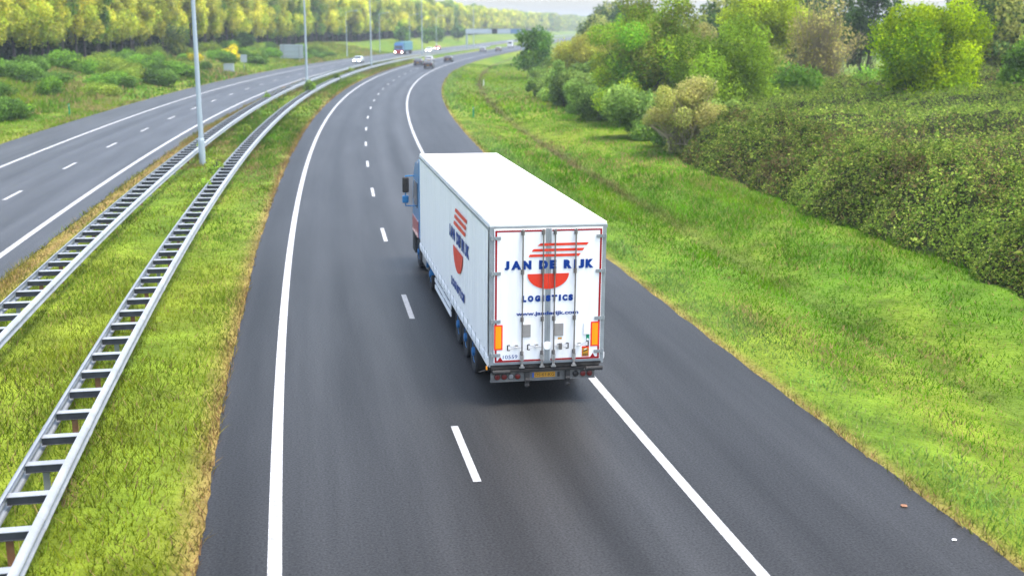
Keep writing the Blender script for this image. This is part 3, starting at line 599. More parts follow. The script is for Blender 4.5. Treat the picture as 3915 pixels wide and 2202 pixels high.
for s, lab in [(276.5, 'shorter lamp post on the left verge before the blue lorry'), (363, 'shorter lamp post on the left verge behind the blue lorry'), (413.5, 'shorter lamp post on the left verge beyond the orange-red car'), (318, 'faint shorter lamp post against the dark tree foot on the left')]:
    lamp_post(s, -26.2, 11, (1,), lab, 'shorter lamp posts on the left verge', .12)
def local(s, d, z=None): q = P(s, d); return (float(q[0]), float(q[1]), float(Zr(d)) if z is None else z), -TH(s)
(l, a) = local(374, -9.1); g = empty('overhead_gantry', l, a); tag(g, 'grey steel gantry spanning the lorry carriageway in the distance', 'gantry')
mb = MB(); mb.box(-.25, .25, -.25, .25, -.3, 5.4); mb.box(-.45, .45, -.45, .45, -.1, .35); mb.build('column', M['pole'], g)
mb = MB()
for z in (5.4, 6.9):
    for y in (-.4, .4): mb.box(-.3, 19, y - .07, y + .07, z - .07, z + .07)
nseg = 14; w_ = 19.3 / nseg
for i in range(nseg + 1):
    x = -.3 + i * w_
    for y in (-.4, .4):
        mb.tube((x, y, 5.4), (x, y, 6.9), .05, n=6)
        if i < nseg: mb.tube((x, y, 5.4 if i % 2 else 6.9), (x + w_, y, 6.9 if i % 2 else 5.4), .045, n=6)
mb.box(-.3, 19, -.33, .33, 5.45, 5.49); mb.box(-.3, 19, .41, .44, 5.5, 6.8); mb.build('truss', M['pole'], g); mb = MB(); mb.box(-.3, 19, -.50, -.471, 5.5, 6.8); mb.build('fascia', M['fascia'], g)
mb = MB(); mb.box(18.6, 19.1, -.25, .25, -.3, 5.33); mb.build('column', M['pole'], g)
for x, m_ in ((8.6, 'ink'), (14.8, 'signblue')):
    mb = MB(); mb.box(x, x + (1.7 if m_ == 'ink' else 3), -.75, -.5, 5.35, 6.95); mb.build('sign_panel', M[m_], g)
(l, a) = local(234, -29.5); g = empty('sign_board', (l[0], l[1], .7), a); tag(g, 'large grey sign board seen from the back on the left verge', 'sign')
mb = MB(); mb.box(-2.5, 2.5, -.02, .02, .55, 3.45); mb.build('panel', M['signback'], g)
mb = MB()
for z in (1., 1.9, 2.9): mb.box(-2.45, 2.45, -.06, -.021, z, z + .08)
mb.build('stiffener', M['grey'], g)
for x in (-1.7, 1.7): mb = MB(); mb.tube((x, -.14, -.6), (x, -.14, 3.5), .07); mb.build('post', M['grey'], g)
(l, a) = local(187.5, -28); g = empty('roadside_sign', l, a); tag(g, 'small pale roadside sign on a post right of the yellow broom bush', 'sign')
mb = MB(); mb.tube((0, 0, -.2), (0, 0, 2.6), .04); mb.build('post', M['grey'], g); mb = MB(); mb.box(-.55, .55, -.07, -.045, 1.3, 2.6); mb.build('panel', M['signback'], g)
(l, a) = local(179, -28.6); g = empty('equipment_cabinet', l, a); tag(g, 'low grey equipment cabinet on the left verge below the yellow broom bush', 'cabinet')
mb = MB(); mb.box(-.8, .8, -.3, .3, .1, 1.2); mb.build('cabinet_body', M['signback'], g, .03); mb = MB(); mb.box(-.85, .85, -.35, .35, 1.203, 1.27); mb.build('cabinet_lid', M['grey'], g, .01); mb = MB(); mb.box(-.9, .9, -.4, .4, -.2, .098); mb.build('plinth', M['grey'], g)
def marker(s, d, lab, mm):
    (l, a) = local(s, d); g = empty('marker_post', (l[0], l[1], float(Zg(s, d))), a); tag(g, lab, 'marker post')
    mb = MB(); mb.prism([(-.06, -.06), (.06, -.06), (.04, .05), (-.04, .05)], 'z', -.1, .95); mb.build('post', M[mm], g, .01)
    mb = MB(); mb.box(-.035, .035, -.068, -.061, .72, .88); mb.build('reflector', M['bright'], g)
marker(90.5, -26.2, 'dark green marker post on the grass left of the far carriageway', 'green')
marker(90.5, 9.6, 'teal marker post in the grass verge right of the bend', 'green')
marker(155, 13.6, 'white marker post by the ditch at the bend', 'white')
def litter(name, s, d, pts, m_, lab, cat):
    (l, a) = local(s, d, float(Zr(d)) + (.008 if d < 7.65 else .1)); mb = MB(); mb.prism(pts, 'z', 0, .012); o = mb.build(name, M[m_]); o.location = l; o.rotation_euler = (0, 0, a); tag(o, lab, cat)
litter('cardboard_scrap', 2.0, 7.11, [(-.06, -.03), (.03, -.06), (.06, .02), (.0, .06), (-.05, .04)], 'rust', 'brown scrap of litter on the asphalt shoulder lower right', 'litter')
litter('paper_scrap', .6, 7.2, [(-.04, -.015), (.03, -.03), (.05, .012), (-.02, .03)], 'white', 'white scrap of litter near the lower right edge of the asphalt', 'litter')

# ------------------------------------------------------------------ lettering
def text_mesh(txt, x0, x1, z0, z1, bold=.03):
    """letters fitted to a box in the x-z plane (y = 0), returned as verts, faces"""
    cu = bpy.data.curves.new('t', 'FONT'); cu.body = txt; cu.offset = bold; cu.extrude = .02; cu.resolution_u = 4
    o = bpy.data.objects.new('t', cu); COL.objects.link(o); dg_ = bpy.context.evaluated_depsgraph_get(); dg_.update()
    me = bpy.data.meshes.new_from_object(o.evaluated_get(dg_)); v = np.array([q.co[:] for q in me.vertices]); f = [tuple(p.vertices) for p in me.polygons]
    bpy.data.objects.remove(o); bpy.data.curves.remove(cu); bpy.data.meshes.remove(me)
    a, b = v.min(0), v.max(0); X = x0 + (v[:, 0] - a[0]) / (b[0] - a[0]) * (x1 - x0); Z = z0 + (v[:, 1] - a[1]) / (b[1] - a[1]) * (z1 - z0)
    return np.stack([X, -v[:, 2] / .02 * .001, Z], -1), f
def words(items, name, m_, parent, y, side=False, bold=.03):
    mb = MB()
    for it in items:
        v, f = text_mesh(*it, bold=bold)
        if side: v = np.stack([y + v[:, 1], -v[:, 0], v[:, 2]], -1)      # runs from front to rear on the left side
        else: v = v + np.array((0, y, 0))
        mb.raw(v, f)
    return mb.build(name, m_, parent)

# ------------------------------------------------------------------ the lorry
TX, TY, TYAW = 0.74476, 23.9348, -0.18673
T = empty('articulated_lorry', (TX, TY, -BANK * 1.75)); T.rotation_euler = (0, math.atan(BANK), -TYAW)
tag(T, 'big white articulated lorry with blue and red cab and blue lettering, driving away', 'lorry')
def X(u): return u - 1.275
NAME = [('J', .32, .425), ('A', .465, .685), ('N', .72, .905), ('D', 1.07, 1.265), ('E', 1.30, 1.45), ('R', 1.61, 1.79), ('I', 1.835, 1.895), ('J', 1.935, 2.06), ('K', 2.09, 2.27)]
LOGI = [(c, .71 + (a - 745) / 820 * 1.12, .71 + (b - 745) / 820 * 1.12) for c, a, b in (('L', 745, 812), ('O', 835, 925), ('G', 950, 1035), ('I', 1066, 1100), ('S', 1125, 1205), ('T', 1218, 1308), ('I', 1335, 1369), ('C', 1392, 1475), ('S', 1490, 1565))]
W = 2.55; Ln = 13.6
mb = MB(); mb.box(X(.02), X(2.53), .0, Ln, 1.06, 3.93); mb.build('cargo_box', M['curtain'], T)
mb = MB(); mb.box(X(-.0), X(2.55), -.03, Ln + .02, 3.931, 4.0); mb.build('roof', M['roof'], T, .012)
# side curtains with lower rail, right and left
def curtain(u, out):
    n = 400; m_ = 14; ys = np.linspace(.06, Ln - .05, n); zs = np.linspace(1.08, 3.9, m_); a, b_ = np.meshgrid(ys, zs, indexing='ij')
    t = (b_ - 1.08) / 2.82
    rip = .006 * np.sin(a * 7.3 + np.sin(a * 1.3) * 2) + .004 * np.sin(a * 17 + b_ * .6) + .012 * np.exp(-((t - .97) / .05) ** 2) * np.abs(np.sin(a * 2.6)) + .009 * np.sin(a * .9 + 1) * np.sin(t * 3.14)
    V = np.stack([np.full_like(a, X(u)) + out * (.008 + rip), a, b_], -1).reshape(-1, 3); i_ = np.arange(n * m_).reshape(n, m_)
    F = np.stack([i_[:-1, :-1], i_[1:, :-1], i_[1:, 1:], i_[:-1, 1:]], -1).reshape(-1, 4)
    return npmesh('side_curtain', V, F if out > 0 else F[:, ::-1], M['curtain'], T, smooth=True)
cl_ = curtain(.0, -1); cr__ = curtain(2.55, 1)
for u0, u1 in ((-.03, .03), (2.52, 2.58)):
    mb = MB(); mb.prism([(X(u0), 1.075), (X(u1), 1.075), (X(u1), .97), (X(u0) + .01, .86), (X(u0) - .0, .97)], 'y', .0, Ln); 
    mb.box(X(u0) - .004, X(u0) + .0035, .1, Ln - .1, 1.0, 1.03)
    mb.build('side_rail', M['white'], T)
    mb = MB(); mb.box(X(u0), X(u1), .0, Ln, 3.86, 3.929); mb.build('top_rail', M['grey'], T)
mb = MB(); 
for v in np.arange(.4, 13.4, .62): mb.box(X(-.036), X(-.031), v, v + .035, .93, 1.2)
mb.build('curtain_strap', M['grey'], T)
mb = MB(); mb.box(X(.0), X(2.55), Ln + .001, Ln + .05, 1.05, 3.9); mb.build('front_wall', M['white'], T)
# side logo
k_ = 1.77; vc = 4.5
mb = MB(); yy = X(-.024)
for i, (z, sh) in enumerate(((3.10, 0), (3.28, -.12), (3.46, -.28))):
    v1, v0 = 5.42 + sh * 1.0 - .05, 3.40 + sh * .9
    mb.prism([(v1, z), (v1 - .10, z + .1), (v0 - .08, z + .1), (v0, z)], 'x', yy - .004, yy)
mb.build('logo_stripes', M['sred'], cl_)
mb = MB(); mb.prism([(4.62 + .84 * math.cos(t), 2.54 + .58 * math.sin(t)) for t in np.linspace(math.pi, 2 * math.pi, 30)], 'x', yy - .004, yy); mb.build('logo_half_disc', M['sred'], cl_)
words([(c, -6.2 + (a - .32) * 1.764, -6.2 + (b - .32) * 1.764, 2.66, 2.98) for c, a, b in NAME] + [(c, -5.83 + (a - .71) * 2.08, -5.83 + (b - .71) * 2.08, 1.42, 1.65) for c, a, b in LOGI], 'lettering', M['blue'], cl_, yy - .003, True, bold=.085)
# rear frame
mb = MB(); mb.box(X(.0), X(.095), -.04, -.001, .86, 3.93); mb.box(X(2.465), X(2.55), -.04, -.001, .86, 3.93); mb.box(X(.0951), X(2.4649), -.04, -.001, 3.885, 3.93); mb.box(X(.0951), X(2.4649), -.04, -.001, .90, .955)
mb.build('rear_frame', M['grey'], T, .004)
bars = {0: (.71, 1.155), 1: (1.41, 1.865)}
for k, (u0, u1) in enumerate(((.098, 1.272), (1.278, 2.462))):
    mb = MB(); mb.box(X(u0), X(u1), -.055, -.012, .958, 3.882); D = mb.build('rear_door', M['white'], T, .004)
    s0, s1 = ((1.215, 1.272) if k == 0 else (1.278, 1.335)); mb = MB(); mb.box(X(s0), X(s1), -.064, -.056, .96, 3.88); mb.build('door_seal', M['grey'], D)
    # red border tape
    o0, o1 = (.12, 1.20) if k == 0 else (1.35, 2.445); mb = MB(); th_ = .042; y0, y1 = -.058, -.0555
    if k == 0: mb.box(X(o0), X(o0 + th_), y0, y1, .965, 3.85)
    else: mb.box(X(o1 - th_), X(o1), y0, y1, .965, 3.85)
    lx0, lx1 = (o0 + th_ + .0005, o1) if k == 0 else (o0, o1 - th_ - .0005)
    mb.box(X(lx0), X(lx1), y0, y1, 3.815, 3.85); mb.box(X(lx0), X(lx1), y0, y1, .965, 1.005)
    cxx = .24 if k == 0 else 2.30; mb.prism([(X(cxx - .055), 1.0055), (X(cxx + .055), 1.0055), (X(cxx), 1.09)], 'y', y0, y1)
    mb.mi = 1
    for q in np.arange(o0 + .03, o1 - .02, .055): mb.box(X(q), X(q + .008), y0, y1, 3.853, 3.875)
    for q in np.arange(1.0, 3.8, .05):
        x_ = o0 - .014 if k == 0 else o1 + .003; mb.box(X(x_), X(x_ + .008), y0, y1, q, q + .012)
    mb.build('red_border', [M['red'], M['grey']], D)
    for z in (3.69, 2.93, 1.88, 1.13):
        mb = MB(); a_, b2 = (.02, .24) if k == 0 else (2.32, 2.545)
        mb.box(X(a_), X(b2), -.078, -.0645, z - .035, z + .035); xx = .045 if k == 0 else 2.52; mb.tube((X(xx), -.07, z - .05), (X(xx), -.07, z + .05), .018)
        for bx_ in ((.12, .19) if k == 0 else (2.36, 2.43)): mb.tube((X(bx_), -.0645, z), (X(bx_), -.09, z), .012, n=6)
        mb.build('hinge', M['grey'], D)
    for u in bars[k]:
        mb = MB(); mb.tube((X(u), -.105, .87), (X(u), -.105, 3.87), .016, n=10)
        for z in (3.8, 2.95, 1.91, 1.15):
            mb.box(X(u - .035), X(u + .035), -.088, -.0645, z - .05, z + .05); mb.tube((X(u), -.105, z - .035), (X(u), -.105, z + .035), .03, n=10)
        mb.build('locking_bar', M['steel'], D)
        mb = MB(); mb.box(X(u - .03), X(u + .03), -.135, -.09, .86, .90); mb.box(X(u - .055), X(u + .055), -.1345, -.091, .835, .8595); mb.box(X(u - .02), X(u + .02), -.118, -.10, .9001, 1.02); mb.box(X(u - .04), X(u + .04), -.12, -.065, 1.0, 1.12)
        mb.build('cam_lock', M['bright'], D)
    for (a_, b2, gx) in (((.39, .69, -1), (.83, 1.135, -1)) if k == 0 else ((1.43, 1.73, 1), (1.885, 2.18, 1))):
        mb = MB(); z = 1.30; base, tip = (b2, a_) if gx < 0 else (a_, b2)
        zt = z + (.03 if (k == 1 and base > 1.8) else 0)
        mb.path([(X(base), -.115, z), (X(base + gx * .12), -.12, z + .0)], .011); mb.path([(X(base + gx * .12), -.12, z), (X(tip), -.12, zt + .05)], .007); mb.path([(X(base + gx * .12), -.12, z), (X(tip), -.12, zt - .05)], .007)
        mb.box(X(base + gx * .1) - .03, X(base + gx * .1) + .03, -.108, -.0645, z + .002, z + .05); hd = mb.build('door_handle', M['bright'], D)
        mb = MB(); mb.tube((X(tip), -.12, zt - .058), (X(tip), -.12, zt + .058), .014); mb.tube((X(tip), -.12, zt + .056), (X(tip - gx * .05), -.12, zt + .056), .012); mb.tube((X(tip), -.12, zt - .056), (X(tip - gx * .05), -.12, zt - .056), .012); mb.build('handle_grip', M['black'], D)
    g0 = (.715, .905) if k == 0 else (1.425, 1.63)
    mb = MB(); mb.box(X(g0[0]), X(g0[1]), -.07, -.0555, 1.51, 1.79); mb.build('grey_plate', M['plgrey'], D, .003)
    r0_ = (.105, .29) if k == 0 else (2.245, 2.435)
    mb = MB(); mb.box(X(r0_[0]), X(r0_[1]), -.0635, -.0585, 1.245, 1.80); rf = mb.build('reflector_board', M['fred'], D)
    mb = MB(); mb.box(X(r0_[0] + .03), X(r0_[1] - .03), -.0665, -.0637, 1.275, 1.77); mb.build('amber_field', M['orange'], D)
    if k == 0:
        words([('10559', X(.30), X(.62), 1.04, 1.12)], 'fleet_number', M['blue'], D, -.058, bold=.0)
    else:
        mb = MB(); mb.box(X(2.08), X(2.215), -.085, -.0555, 1.52, 1.78); mb.build('document_box', M['white'], D, .01)
        mb = MB(); mb.prism([(X(2.145), 1.515), (X(2.145), 1.42)] + [(X(2.18 + .036 * math.cos(t)), 1.405 + .036 * math.sin(t)) for t in np.linspace(math.pi, 2 * math.pi, 10)] + [(X(2.217), 1.42), (X(2.217), 1.515)], 'y', -.058, -.0555); mb.build('green_sticker', M['green'], D)
        mb = MB(); mb.tube((X(2.18), -.0605, 1.405), (X(2.18), -.0585, 1.405), .025, n=14); mb.build('sticker_disc', M['white'], D)
        mb = MB(); mb.box(X(1.51), X(1.60), -.058, -.0555, 1.43, 1.475); mb.build('yellow_label', M['plate'], D)
        mb = MB(); mb.box(X(1.515), X(1.59), -.15, -.121, 1.22, 1.37); mb.build('padlock', M['steel'], D, .012)
        mb = MB(); mb.box(X(2.055), X(2.215), -.0585, -.0557, 1.02, 1.25); st = mb.build('warning_sticker', M['fred'], D)
        mb = MB(); mb.box(X(2.065), X(2.205), -.0605, -.0587, 1.03, 1.215); mb.build('sticker_field', M['plate'], D)
        mb = MB(); mb.prism([(X(2.075), 1.12), (X(2.195), 1.165), (X(2.195), 1.185), (X(2.075), 1.14)], 'y', -.062, -.0607); mb.build('sticker_pictogram', M['ink'], D)
        mb = MB(); mb.prism([(X(2.11), 1.165), (X(2.165), 1.185), (X(2.16), 1.205), (X(2.105), 1.19)], 'y', -.0622, -.0607); mb.build('sticker_vehicle', M['white'], D)
        words([('ANGLES', X(2.075), X(2.195), 1.068, 1.09), ('MORTS', X(2.082), X(2.188), 1.038, 1.06)], 'sticker_lettering', M['ink'], D, -.062)
# rear logo (printed over both doors)
yl = -.066
mb = MB()
for (a0, a1, b0, b1, z) in ((1.03, 1.10, 2.11, 2.155, 3.505), (.905, .945, 2.02, 2.06, 3.385), (.84, .865, 1.94, 1.98, 3.268)):
    for lo, hi in ((-9, 1.272), (1.278, 9)):
        pts = [(max(a0, lo), z), (max(a1, lo), z + .056), (min(b1, hi), z + .056), (min(b0, hi), z)]; mb.prism([(X(a), b) for a, b in pts], 'y', yl - .002, yl)
mb.build('logo_stripes', M['sred'], T)
mb = MB()
pts = [(1.275 + .455 * math.cos(t), 2.9 + .335 * math.sin(t)) for t in np.linspace(math.pi, 2 * math.pi, 40)]
for lo, hi in ((-9, 1.272), (1.278, 9)):
    q = [(min(max(a, lo), hi), b) for a, b in pts]; q2 = []
    for pnt in q:
        if not q2 or abs(pnt[0] - q2[-1][0]) > 1e-6: q2.append(pnt)
        elif lo > 0: q2[-1] = pnt
    q2 = ([(hi if hi < 9 else q2[-1][0], 2.9)] if hi < 9 else []) + q2 + ([] if hi < 9 else [(lo, 2.9)])
    mb.prism([(X(a), b) for a, b in q2], 'y', yl - .002, yl)
mb.build('logo_half_disc', M['sred'], T)
words([(c, X(a), X(b), 3.0, 3.195) for c, a, b in NAME] + [(c, X(a), X(b), 2.29, 2.43) for c, a, b in LOGI], 'lettering', M['blue'], T, yl - .0015, bold=.085)
words([('www.janderijk.com', X(.58), X(1.955), 1.965, 2.075)], 'web_address', M['blue'], T, yl - .0015, bold=.03)
mb = MB(); mb.lathe((X(1.275), -.0661, 1.30), (0, -1, 0), [(.095, 0), (.095, .008), (.085, .014)], 20); mb.build('round_seal', M['white'], T)
# rear bumper, lights, plate
mb = MB(); mb.box(X(.03), X(2.49), -.05, .5, .845, .899); 
for q in (.79, .825): mb.box(X(.04), X(2.45), -.09, -.051, q, q + .018)
mb.box(X(.04), X(2.45), -.11, .3, .755, .788); mb.box(X(.45), X(2.09), -.135, -.1105, .752, .80); mb.build('rear_bumper', M['dark'], T)
for u0, u1 in ((.06, .44), (2.12, 2.50)):
    mb = MB(); mb.tube((X(u0), -.16, .775), (X(u1), -.16, .775), .045, n=16)
    for q in np.linspace(u0 + .02, u1 - .02, 7): mb.tube((X(q - .006), -.16, .775), (X(q + .006), -.16, .775), .051, n=16)
    mb.build('dock_buffer', M['black'], T)
mb = MB(); mb.box(X(.04), X(2.36), -.04, -.01, .545, .72); mb.box(X(.03), X(2.37), -.06, .05, .52, .544); mb.build('light_bar', M['barw'], T, .004)
for u in (.18, .33, .48, .63, 1.93, 2.09, 2.24):
    mt = 'lampclear' if u == .48 else ('dark' if u == 1.93 else 'lampred')
    mb = MB(); mb.lathe((X(u), -.041, .635), (0, -1, 0), [(.068, 0), (.068, .02), (.060, .022)], 22); la = mb.build('tail_lamp', M['black'], T)
    mb = MB(); mb.lathe((X(u), -.0635, .635), (0, -1, 0), [(.058, 0), (.056, .012), (.035, .02), (.0, .023)], 22); mb.build('lens', M[mt], la)
mb = MB(); mb.box(X(.95), X(1.465), -.052, -.042, .59, .705); np_ = mb.build('number_plate', M['plate'], T, .003)
mb = MB(); mb.box(X(.953), X(.995), -.0545, -.0522, .593, .702); mb.build('plate_band', M['eu'], np_)
words([('OS-61-KG', X(1.01), X(1.445), .612, .685)], 'plate_lettering', M['ink'], np_, -.054, bold=.0)
mb = MB(); mb.box(X(1.52), X(1.57), -.06, -.041, .59, .69); mb.build('plate_lamp', M['black'], T)
for u in (.835, 1.735):
    mb = MB(); mb.box(X(u - .05), X(u + .05), -.12, .05, .60, .74); mb.tube((X(u - .05), -.09, .56), (X(u + .05), -.09, .56), .05, n=14); mb.box(X(u - .035), X(u + .035), -.10, -.03, .44, .56); mb.tube((X(u - .045), -.08, .43), (X(u + .045), -.08, .43), .04, n=14); mb.build('rear_roller', M['black'], T)
mb = MB(); mb.box(X(-.06), X(-.032), -.02, .04, .80, .87); mb.build('side_marker', M['orange'], T); mb = MB(); mb.tube((X(-.03), .0, .79), (X(-.22), -.02, .76), .012); mb.build('marker_arm', M['black'], T)
# chassis, wheels
mb = MB(); mb.box(X(.75), X(.9), .05, 13.3, .72, 1.05); mb.box(X(1.65), X(1.8), .05, 13.3, .72, 1.05)
for v in np.arange(.6, 13, 1.3): mb.box(X(.1), X(2.45), v, v + .06, .95, 1.05)
mb.build('chassis_frame', M['dark'], T)
def wheel(u, v, r, wd, out, nm='wheel'):
    o = mb = MB(); c = (X(u), v, r); ax = (out, 0, 0)
    mb.lathe(c, ax, [(r * .56, -wd), (r * .9, -wd), (r, -wd * .85), (r, -wd * .12), (r * .93, 0), (r * .58, .0), (r * .56, -.03)], 32)
    tw = mb.build(nm, M['tyre'], T)
    mb = MB(); mb.lathe(c, ax, [(r * .555, -wd * .9), (r * .555, -.02), (r * .5, -.03), (r * .42, -.09), (r * .22, -.05), (r * .2, .03), (r * .1, .04)], 28)
    for i in range(10):
        t = i * math.pi / 5; p0_ = Vector((X(u) - out * .09, v + math.cos(t) * r * .33, r + math.sin(t) * r * .33)); mb.tube(p0_, p0_ + Vector((out * .05, 0, 0)), .02, n=6)
    mb.build('rim', M['rimblue'], tw)
for v in (2.5, 3.8, 5.1):
    wheel(.05, v, .5, .38, -1); wheel(2.50, v, .5, .38, 1)
    mb = MB(); mb.tube((X(.4), v, .5), (X(2.15), v, .5), .07); mb.build('axle', M['dark'], T)
for v in (11.35,): wheel(.06, v, .5, .6, -1); wheel(2.49, v, .5, .6, 1)
for v in (15.0,): wheel(.08, v, .5, .32, -1); wheel(2.47, v, .5, .32, 1)
for u0, u1 in ((.0, .55), (2.0, 2.55)):
    mb = MB()
    pr = [(11.35 + .62 * math.cos(t), .5 + .6 * math.sin(t)) for t in np.linspace(.15, math.pi - .15, 14)]; pr += [(11.35 + .58 * math.cos(t), .5 + .56 * math.sin(t)) for t in np.linspace(math.pi - .15, .15, 14)]
    n = 14
    for i in range(n - 1):
        mb.prism([pr[i], pr[i + 1], pr[2 * n - 2 - i], pr[2 * n - 1 - i]], 'x', X(u0), X(u1))
    mb.build('mudguard', M['cabblue'], T)
for u in (-.0, 2.52):
    mb = MB(); mb.box(X(u), X(u) + .03, 6.2, 9.72, .62, .74); mb.box(X(u), X(u) + .03, 6.2, 9.7, .42, .54)
    for v in (6.5, 8., 9.4): mb.box(X(u) + .0301 if u < 1 else X(u) - .04, X(u) + .06 if u < 1 else X(u) - .0001, v, v + .06, .42, .96)
    mb.build('side_guard', M['white'], T)
# tractor
mb = MB(); mb.box(X(.85), X(.98), 10.6, 15.9, .62, .9); mb.box(X(1.57), X(1.7), 10.6, 15.9, .62, .9); mb.build('tractor_frame', M['dark'], T)
mb = MB(); mb.prism([(X(.06), .45), (X(.06), .95), (X(.14), 1.02), (X(.66), 1.02), (X(.70), .95), (X(.70), .45), (X(.6), .36), (X(.16), .36)], 'y', 12.3, 13.6); mb.build('fuel_tank', M['bright'], T, .01)
mb = MB(); mb.prism([(X(2.48), .45), (X(2.48), .95), (X(1.85), .98), (X(1.85), .4)], 'y', 12.3, 13.6); mb.build('battery_box', M['dark'], T)
mb = MB(); mb.prism([(14.15, 1.05), (14.15, 3.76), (14.5, 3.74), (15.6, 3.5), (16.15, 3.0), (16.38, 2.4), (16.42, 1.65), (16.4, 1.05)], 'x', X(.03), X(2.52)); cab = mb.build('cab', M['cabblue'], T, .06)
mb = MB(); mb.prism([(14.2, 3.5), (14.25, 3.82), (15.2, 3.62), (15.9, 3.2)], 'x', X(.2), X(2.35)); mb.build('roof_fairing', M['cabblue'], cab, .05)
mb = MB(); mb.prism([(14.15, .38), (14.15, 1.048), (14.32, 1.048), (14.4, .38)], 'x', X(.05), X(2.5)); mb.prism([(15.62, .34), (15.62, 1.048), (16.42, 1.048), (16.46, .34)], 'x', X(.03), X(2.52)); mb.build('lower_skirt', M['black'], T, .02)
mb = MB(); mb.prism([(14.5, 1.06), (14.5, 1.62), (16.3, 1.62), (16.3, 1.06)], 'x', X(.012), X(.028)); mb.prism([(14.5, 1.06), (14.5, 1.62), (16.3, 1.62), (16.3, 1.06)], 'x', X(2.523), X(2.54)); mb.build('red_band', M['cabred'], cab)
mb = MB(); mb.prism([(14.7, 2.05), (14.7, 2.9), (15.7, 2.9), (16.1, 2.25), (15.5, 2.05)], 'x', X(.012), X(.028)); mb.prism([(14.7, 2.05), (14.7, 2.9), (15.7, 2.9), (16.1, 2.25), (15.5, 2.05)], 'x', X(2.523), X(2.54)); mb.build('side_window', M['glass'], cab)
for sg_ in (-1, 1):
    u = -.25 if sg_ < 0 else 2.80; iu = .03 if sg_ < 0 else 2.52
    mb = MB(); mb.path([(X(iu), 15.9, 3.0), (X(u), 16.0, 2.98), (X(u), 16.0, 1.95), (X(iu), 15.9, 1.95)], .022); mb.build('mirror_arm', M['cabblue'], cab)
    mb = MB(); mb.box(X(u) - .11, X(u) + .11, 15.88, 16.02, 2.42, 2.95); mb.build('mirror', M['black'], cab, .04)
    mb = MB(); mb.box(X(u) - .12, X(u) + .10, 15.9, 16.03, 2.05, 2.32); mb.build('wide_angle_mirror', M['cabblue'], cab, .04)

# ------------------------------------------------------------------ other vehicles
def car(name, s, d, col, label, toward=False, van=False, scale=1., rough=.3):
    q, a = local(s, d); root = empty(name, q, a + (math.pi if toward else 0)); tag(root, label, 'van' if van else 'car')
    body = mat('car_paint', col, rough, coat=.5); hw = .9 if not van else .98
    rz = 1.45 if not van else 2.35; zb = .95 if not van else 1.2
    # stations: y, half width low, belt z, roof half width, roof z
    if not van: st = [(-2.2, .78, .75, .74, .78), (-2.12, .86, .92, .80, .96), (-1.75, .9, .97, .70, 1.32), (-1.3, .9, .98, .66, 1.44), (0, .9, .96, .68, rz), (.55, .9, .94, .66, 1.36), (1.2, .9, .90, .80, .94), (1.9, .87, .78, .76, .80), (2.15, .76, .62, .68, .64)]
    else: st = [(-2.7, .95, zb, .88, rz - .05), (-2.62, .98, zb, .9, rz), (0, .98, zb, .9, rz), (1.2, .98, zb, .86, rz - .1), (1.8, .97, 1.15, .85, 1.55), (2.3, .93, .95, .8, 1.05), (2.6, .85, .75, .7, .8)]
    mb = MB(); vs = []
    for (y, w0, z1, w1, z2) in st: vs += [(-w0 * .92, y, .28), (-w0, y, .5), (-w0, y, z1), (-w1, y, z2), (w1, y, z2), (w0, y, z1), (w0, y, .5), (w0 * .92, y, .28)]
    n = 8; fs = [tuple(range(n - 1, -1, -1)), tuple(range((len(st) - 1) * n, len(st) * n))]
    for k in range(len(st) - 1):
        for i in range(n): fs.append((k * n + i, k * n + (i + 1) % n, (k + 1) * n + (i + 1) % n, (k + 1) * n + i))
    mb.raw(vs, fs); bd = mb.build('body', body, root, .03)
    yr, yf = (-2.13, 1.22) if not van else (-2.7, 1.85)
    if not van:
        mb = MB(); mb.poly([(-.74, -2.135, 1.0), (.74, -2.135, 1.0), (.66, -1.76, 1.33), (-.66, -1.76, 1.33)]); mb.build('rear_window', M['glass'], root)
        mb = MB(); mb.poly([(.74, 1.20, .96), (-.74, 1.20, .96), (-.62, .58, 1.37), (.62, .58, 1.37)]); mb.build('windscreen', M['glass'], root)
        for sx in (-1, 1): mb = MB(); mb.poly([(sx * .885, -1.6, 1.0), (sx * .885, 1.0, .97), (sx * .72, .45, 1.34), (sx * .74, -1.35, 1.36)]); mb.build('side_window', M['glass'], root)
        bd.data.update(); root.children
    else:
        mb = MB(); mb.poly([(-.75, -2.71, 1.35), (.75, -2.71, 1.35), (.7, -2.71, 2.1), (-.7, -2.71, 2.1)]); mb.build('rear_window', M['glass'], root)
        mb = MB(); mb.poly([(.8, 1.83, 1.52), (-.8, 1.83, 1.52), (-.75, 1.22, 2.2), (.75, 1.22, 2.2)]); mb.build('windscreen', M['glass'], root)
    yb = st[0][0] - .02; yfr = st[-1][0] + .01
    for sx in (-1, 1):
        mb = MB(); mb.box(sx * .70 - .09, sx * .70 + .09, yb - .02, yb + .10, .72, .90); mb.build('tail_lamp', M['tail'], root)
        mb = MB(); mb.box(sx * .56 - .15, sx * .56 + .15, yfr - .12, yfr + .02, .50, .64); mb.build('headlamp', M['head'] if toward else M['lampclear'], root)
        for y in (-1.35, 1.35):
            mb = MB(); mb.lathe((sx * .9, y, .33), (sx, 0, 0), [(.2, -.2), (.33, -.2), (.33, -.02), (.3, .01), (.2, .01)], 18); wl = mb.build('wheel', M['tyre'], root)
            mb = MB(); mb.lathe((sx * .9, y, .33), (sx, 0, 0), [(.195, -.1), (.195, .012), (.05, .03)], 14); mb.build('rim', M['rim'], wl)
    mb = MB(); mb.box(-.26, .26, yb - .03, yb + .02, .52, .64); mb.build('number_plate', M['plate'], root)
    return root
car('car', 214.5, 1.9, (.012, .012, .014), 'black car with red tail lamps ahead of the lorry on the bend')
car('car', 230.5, -1.8, (.06, .06, .07), 'dark grey car in the overtaking lane just ahead of the black car')
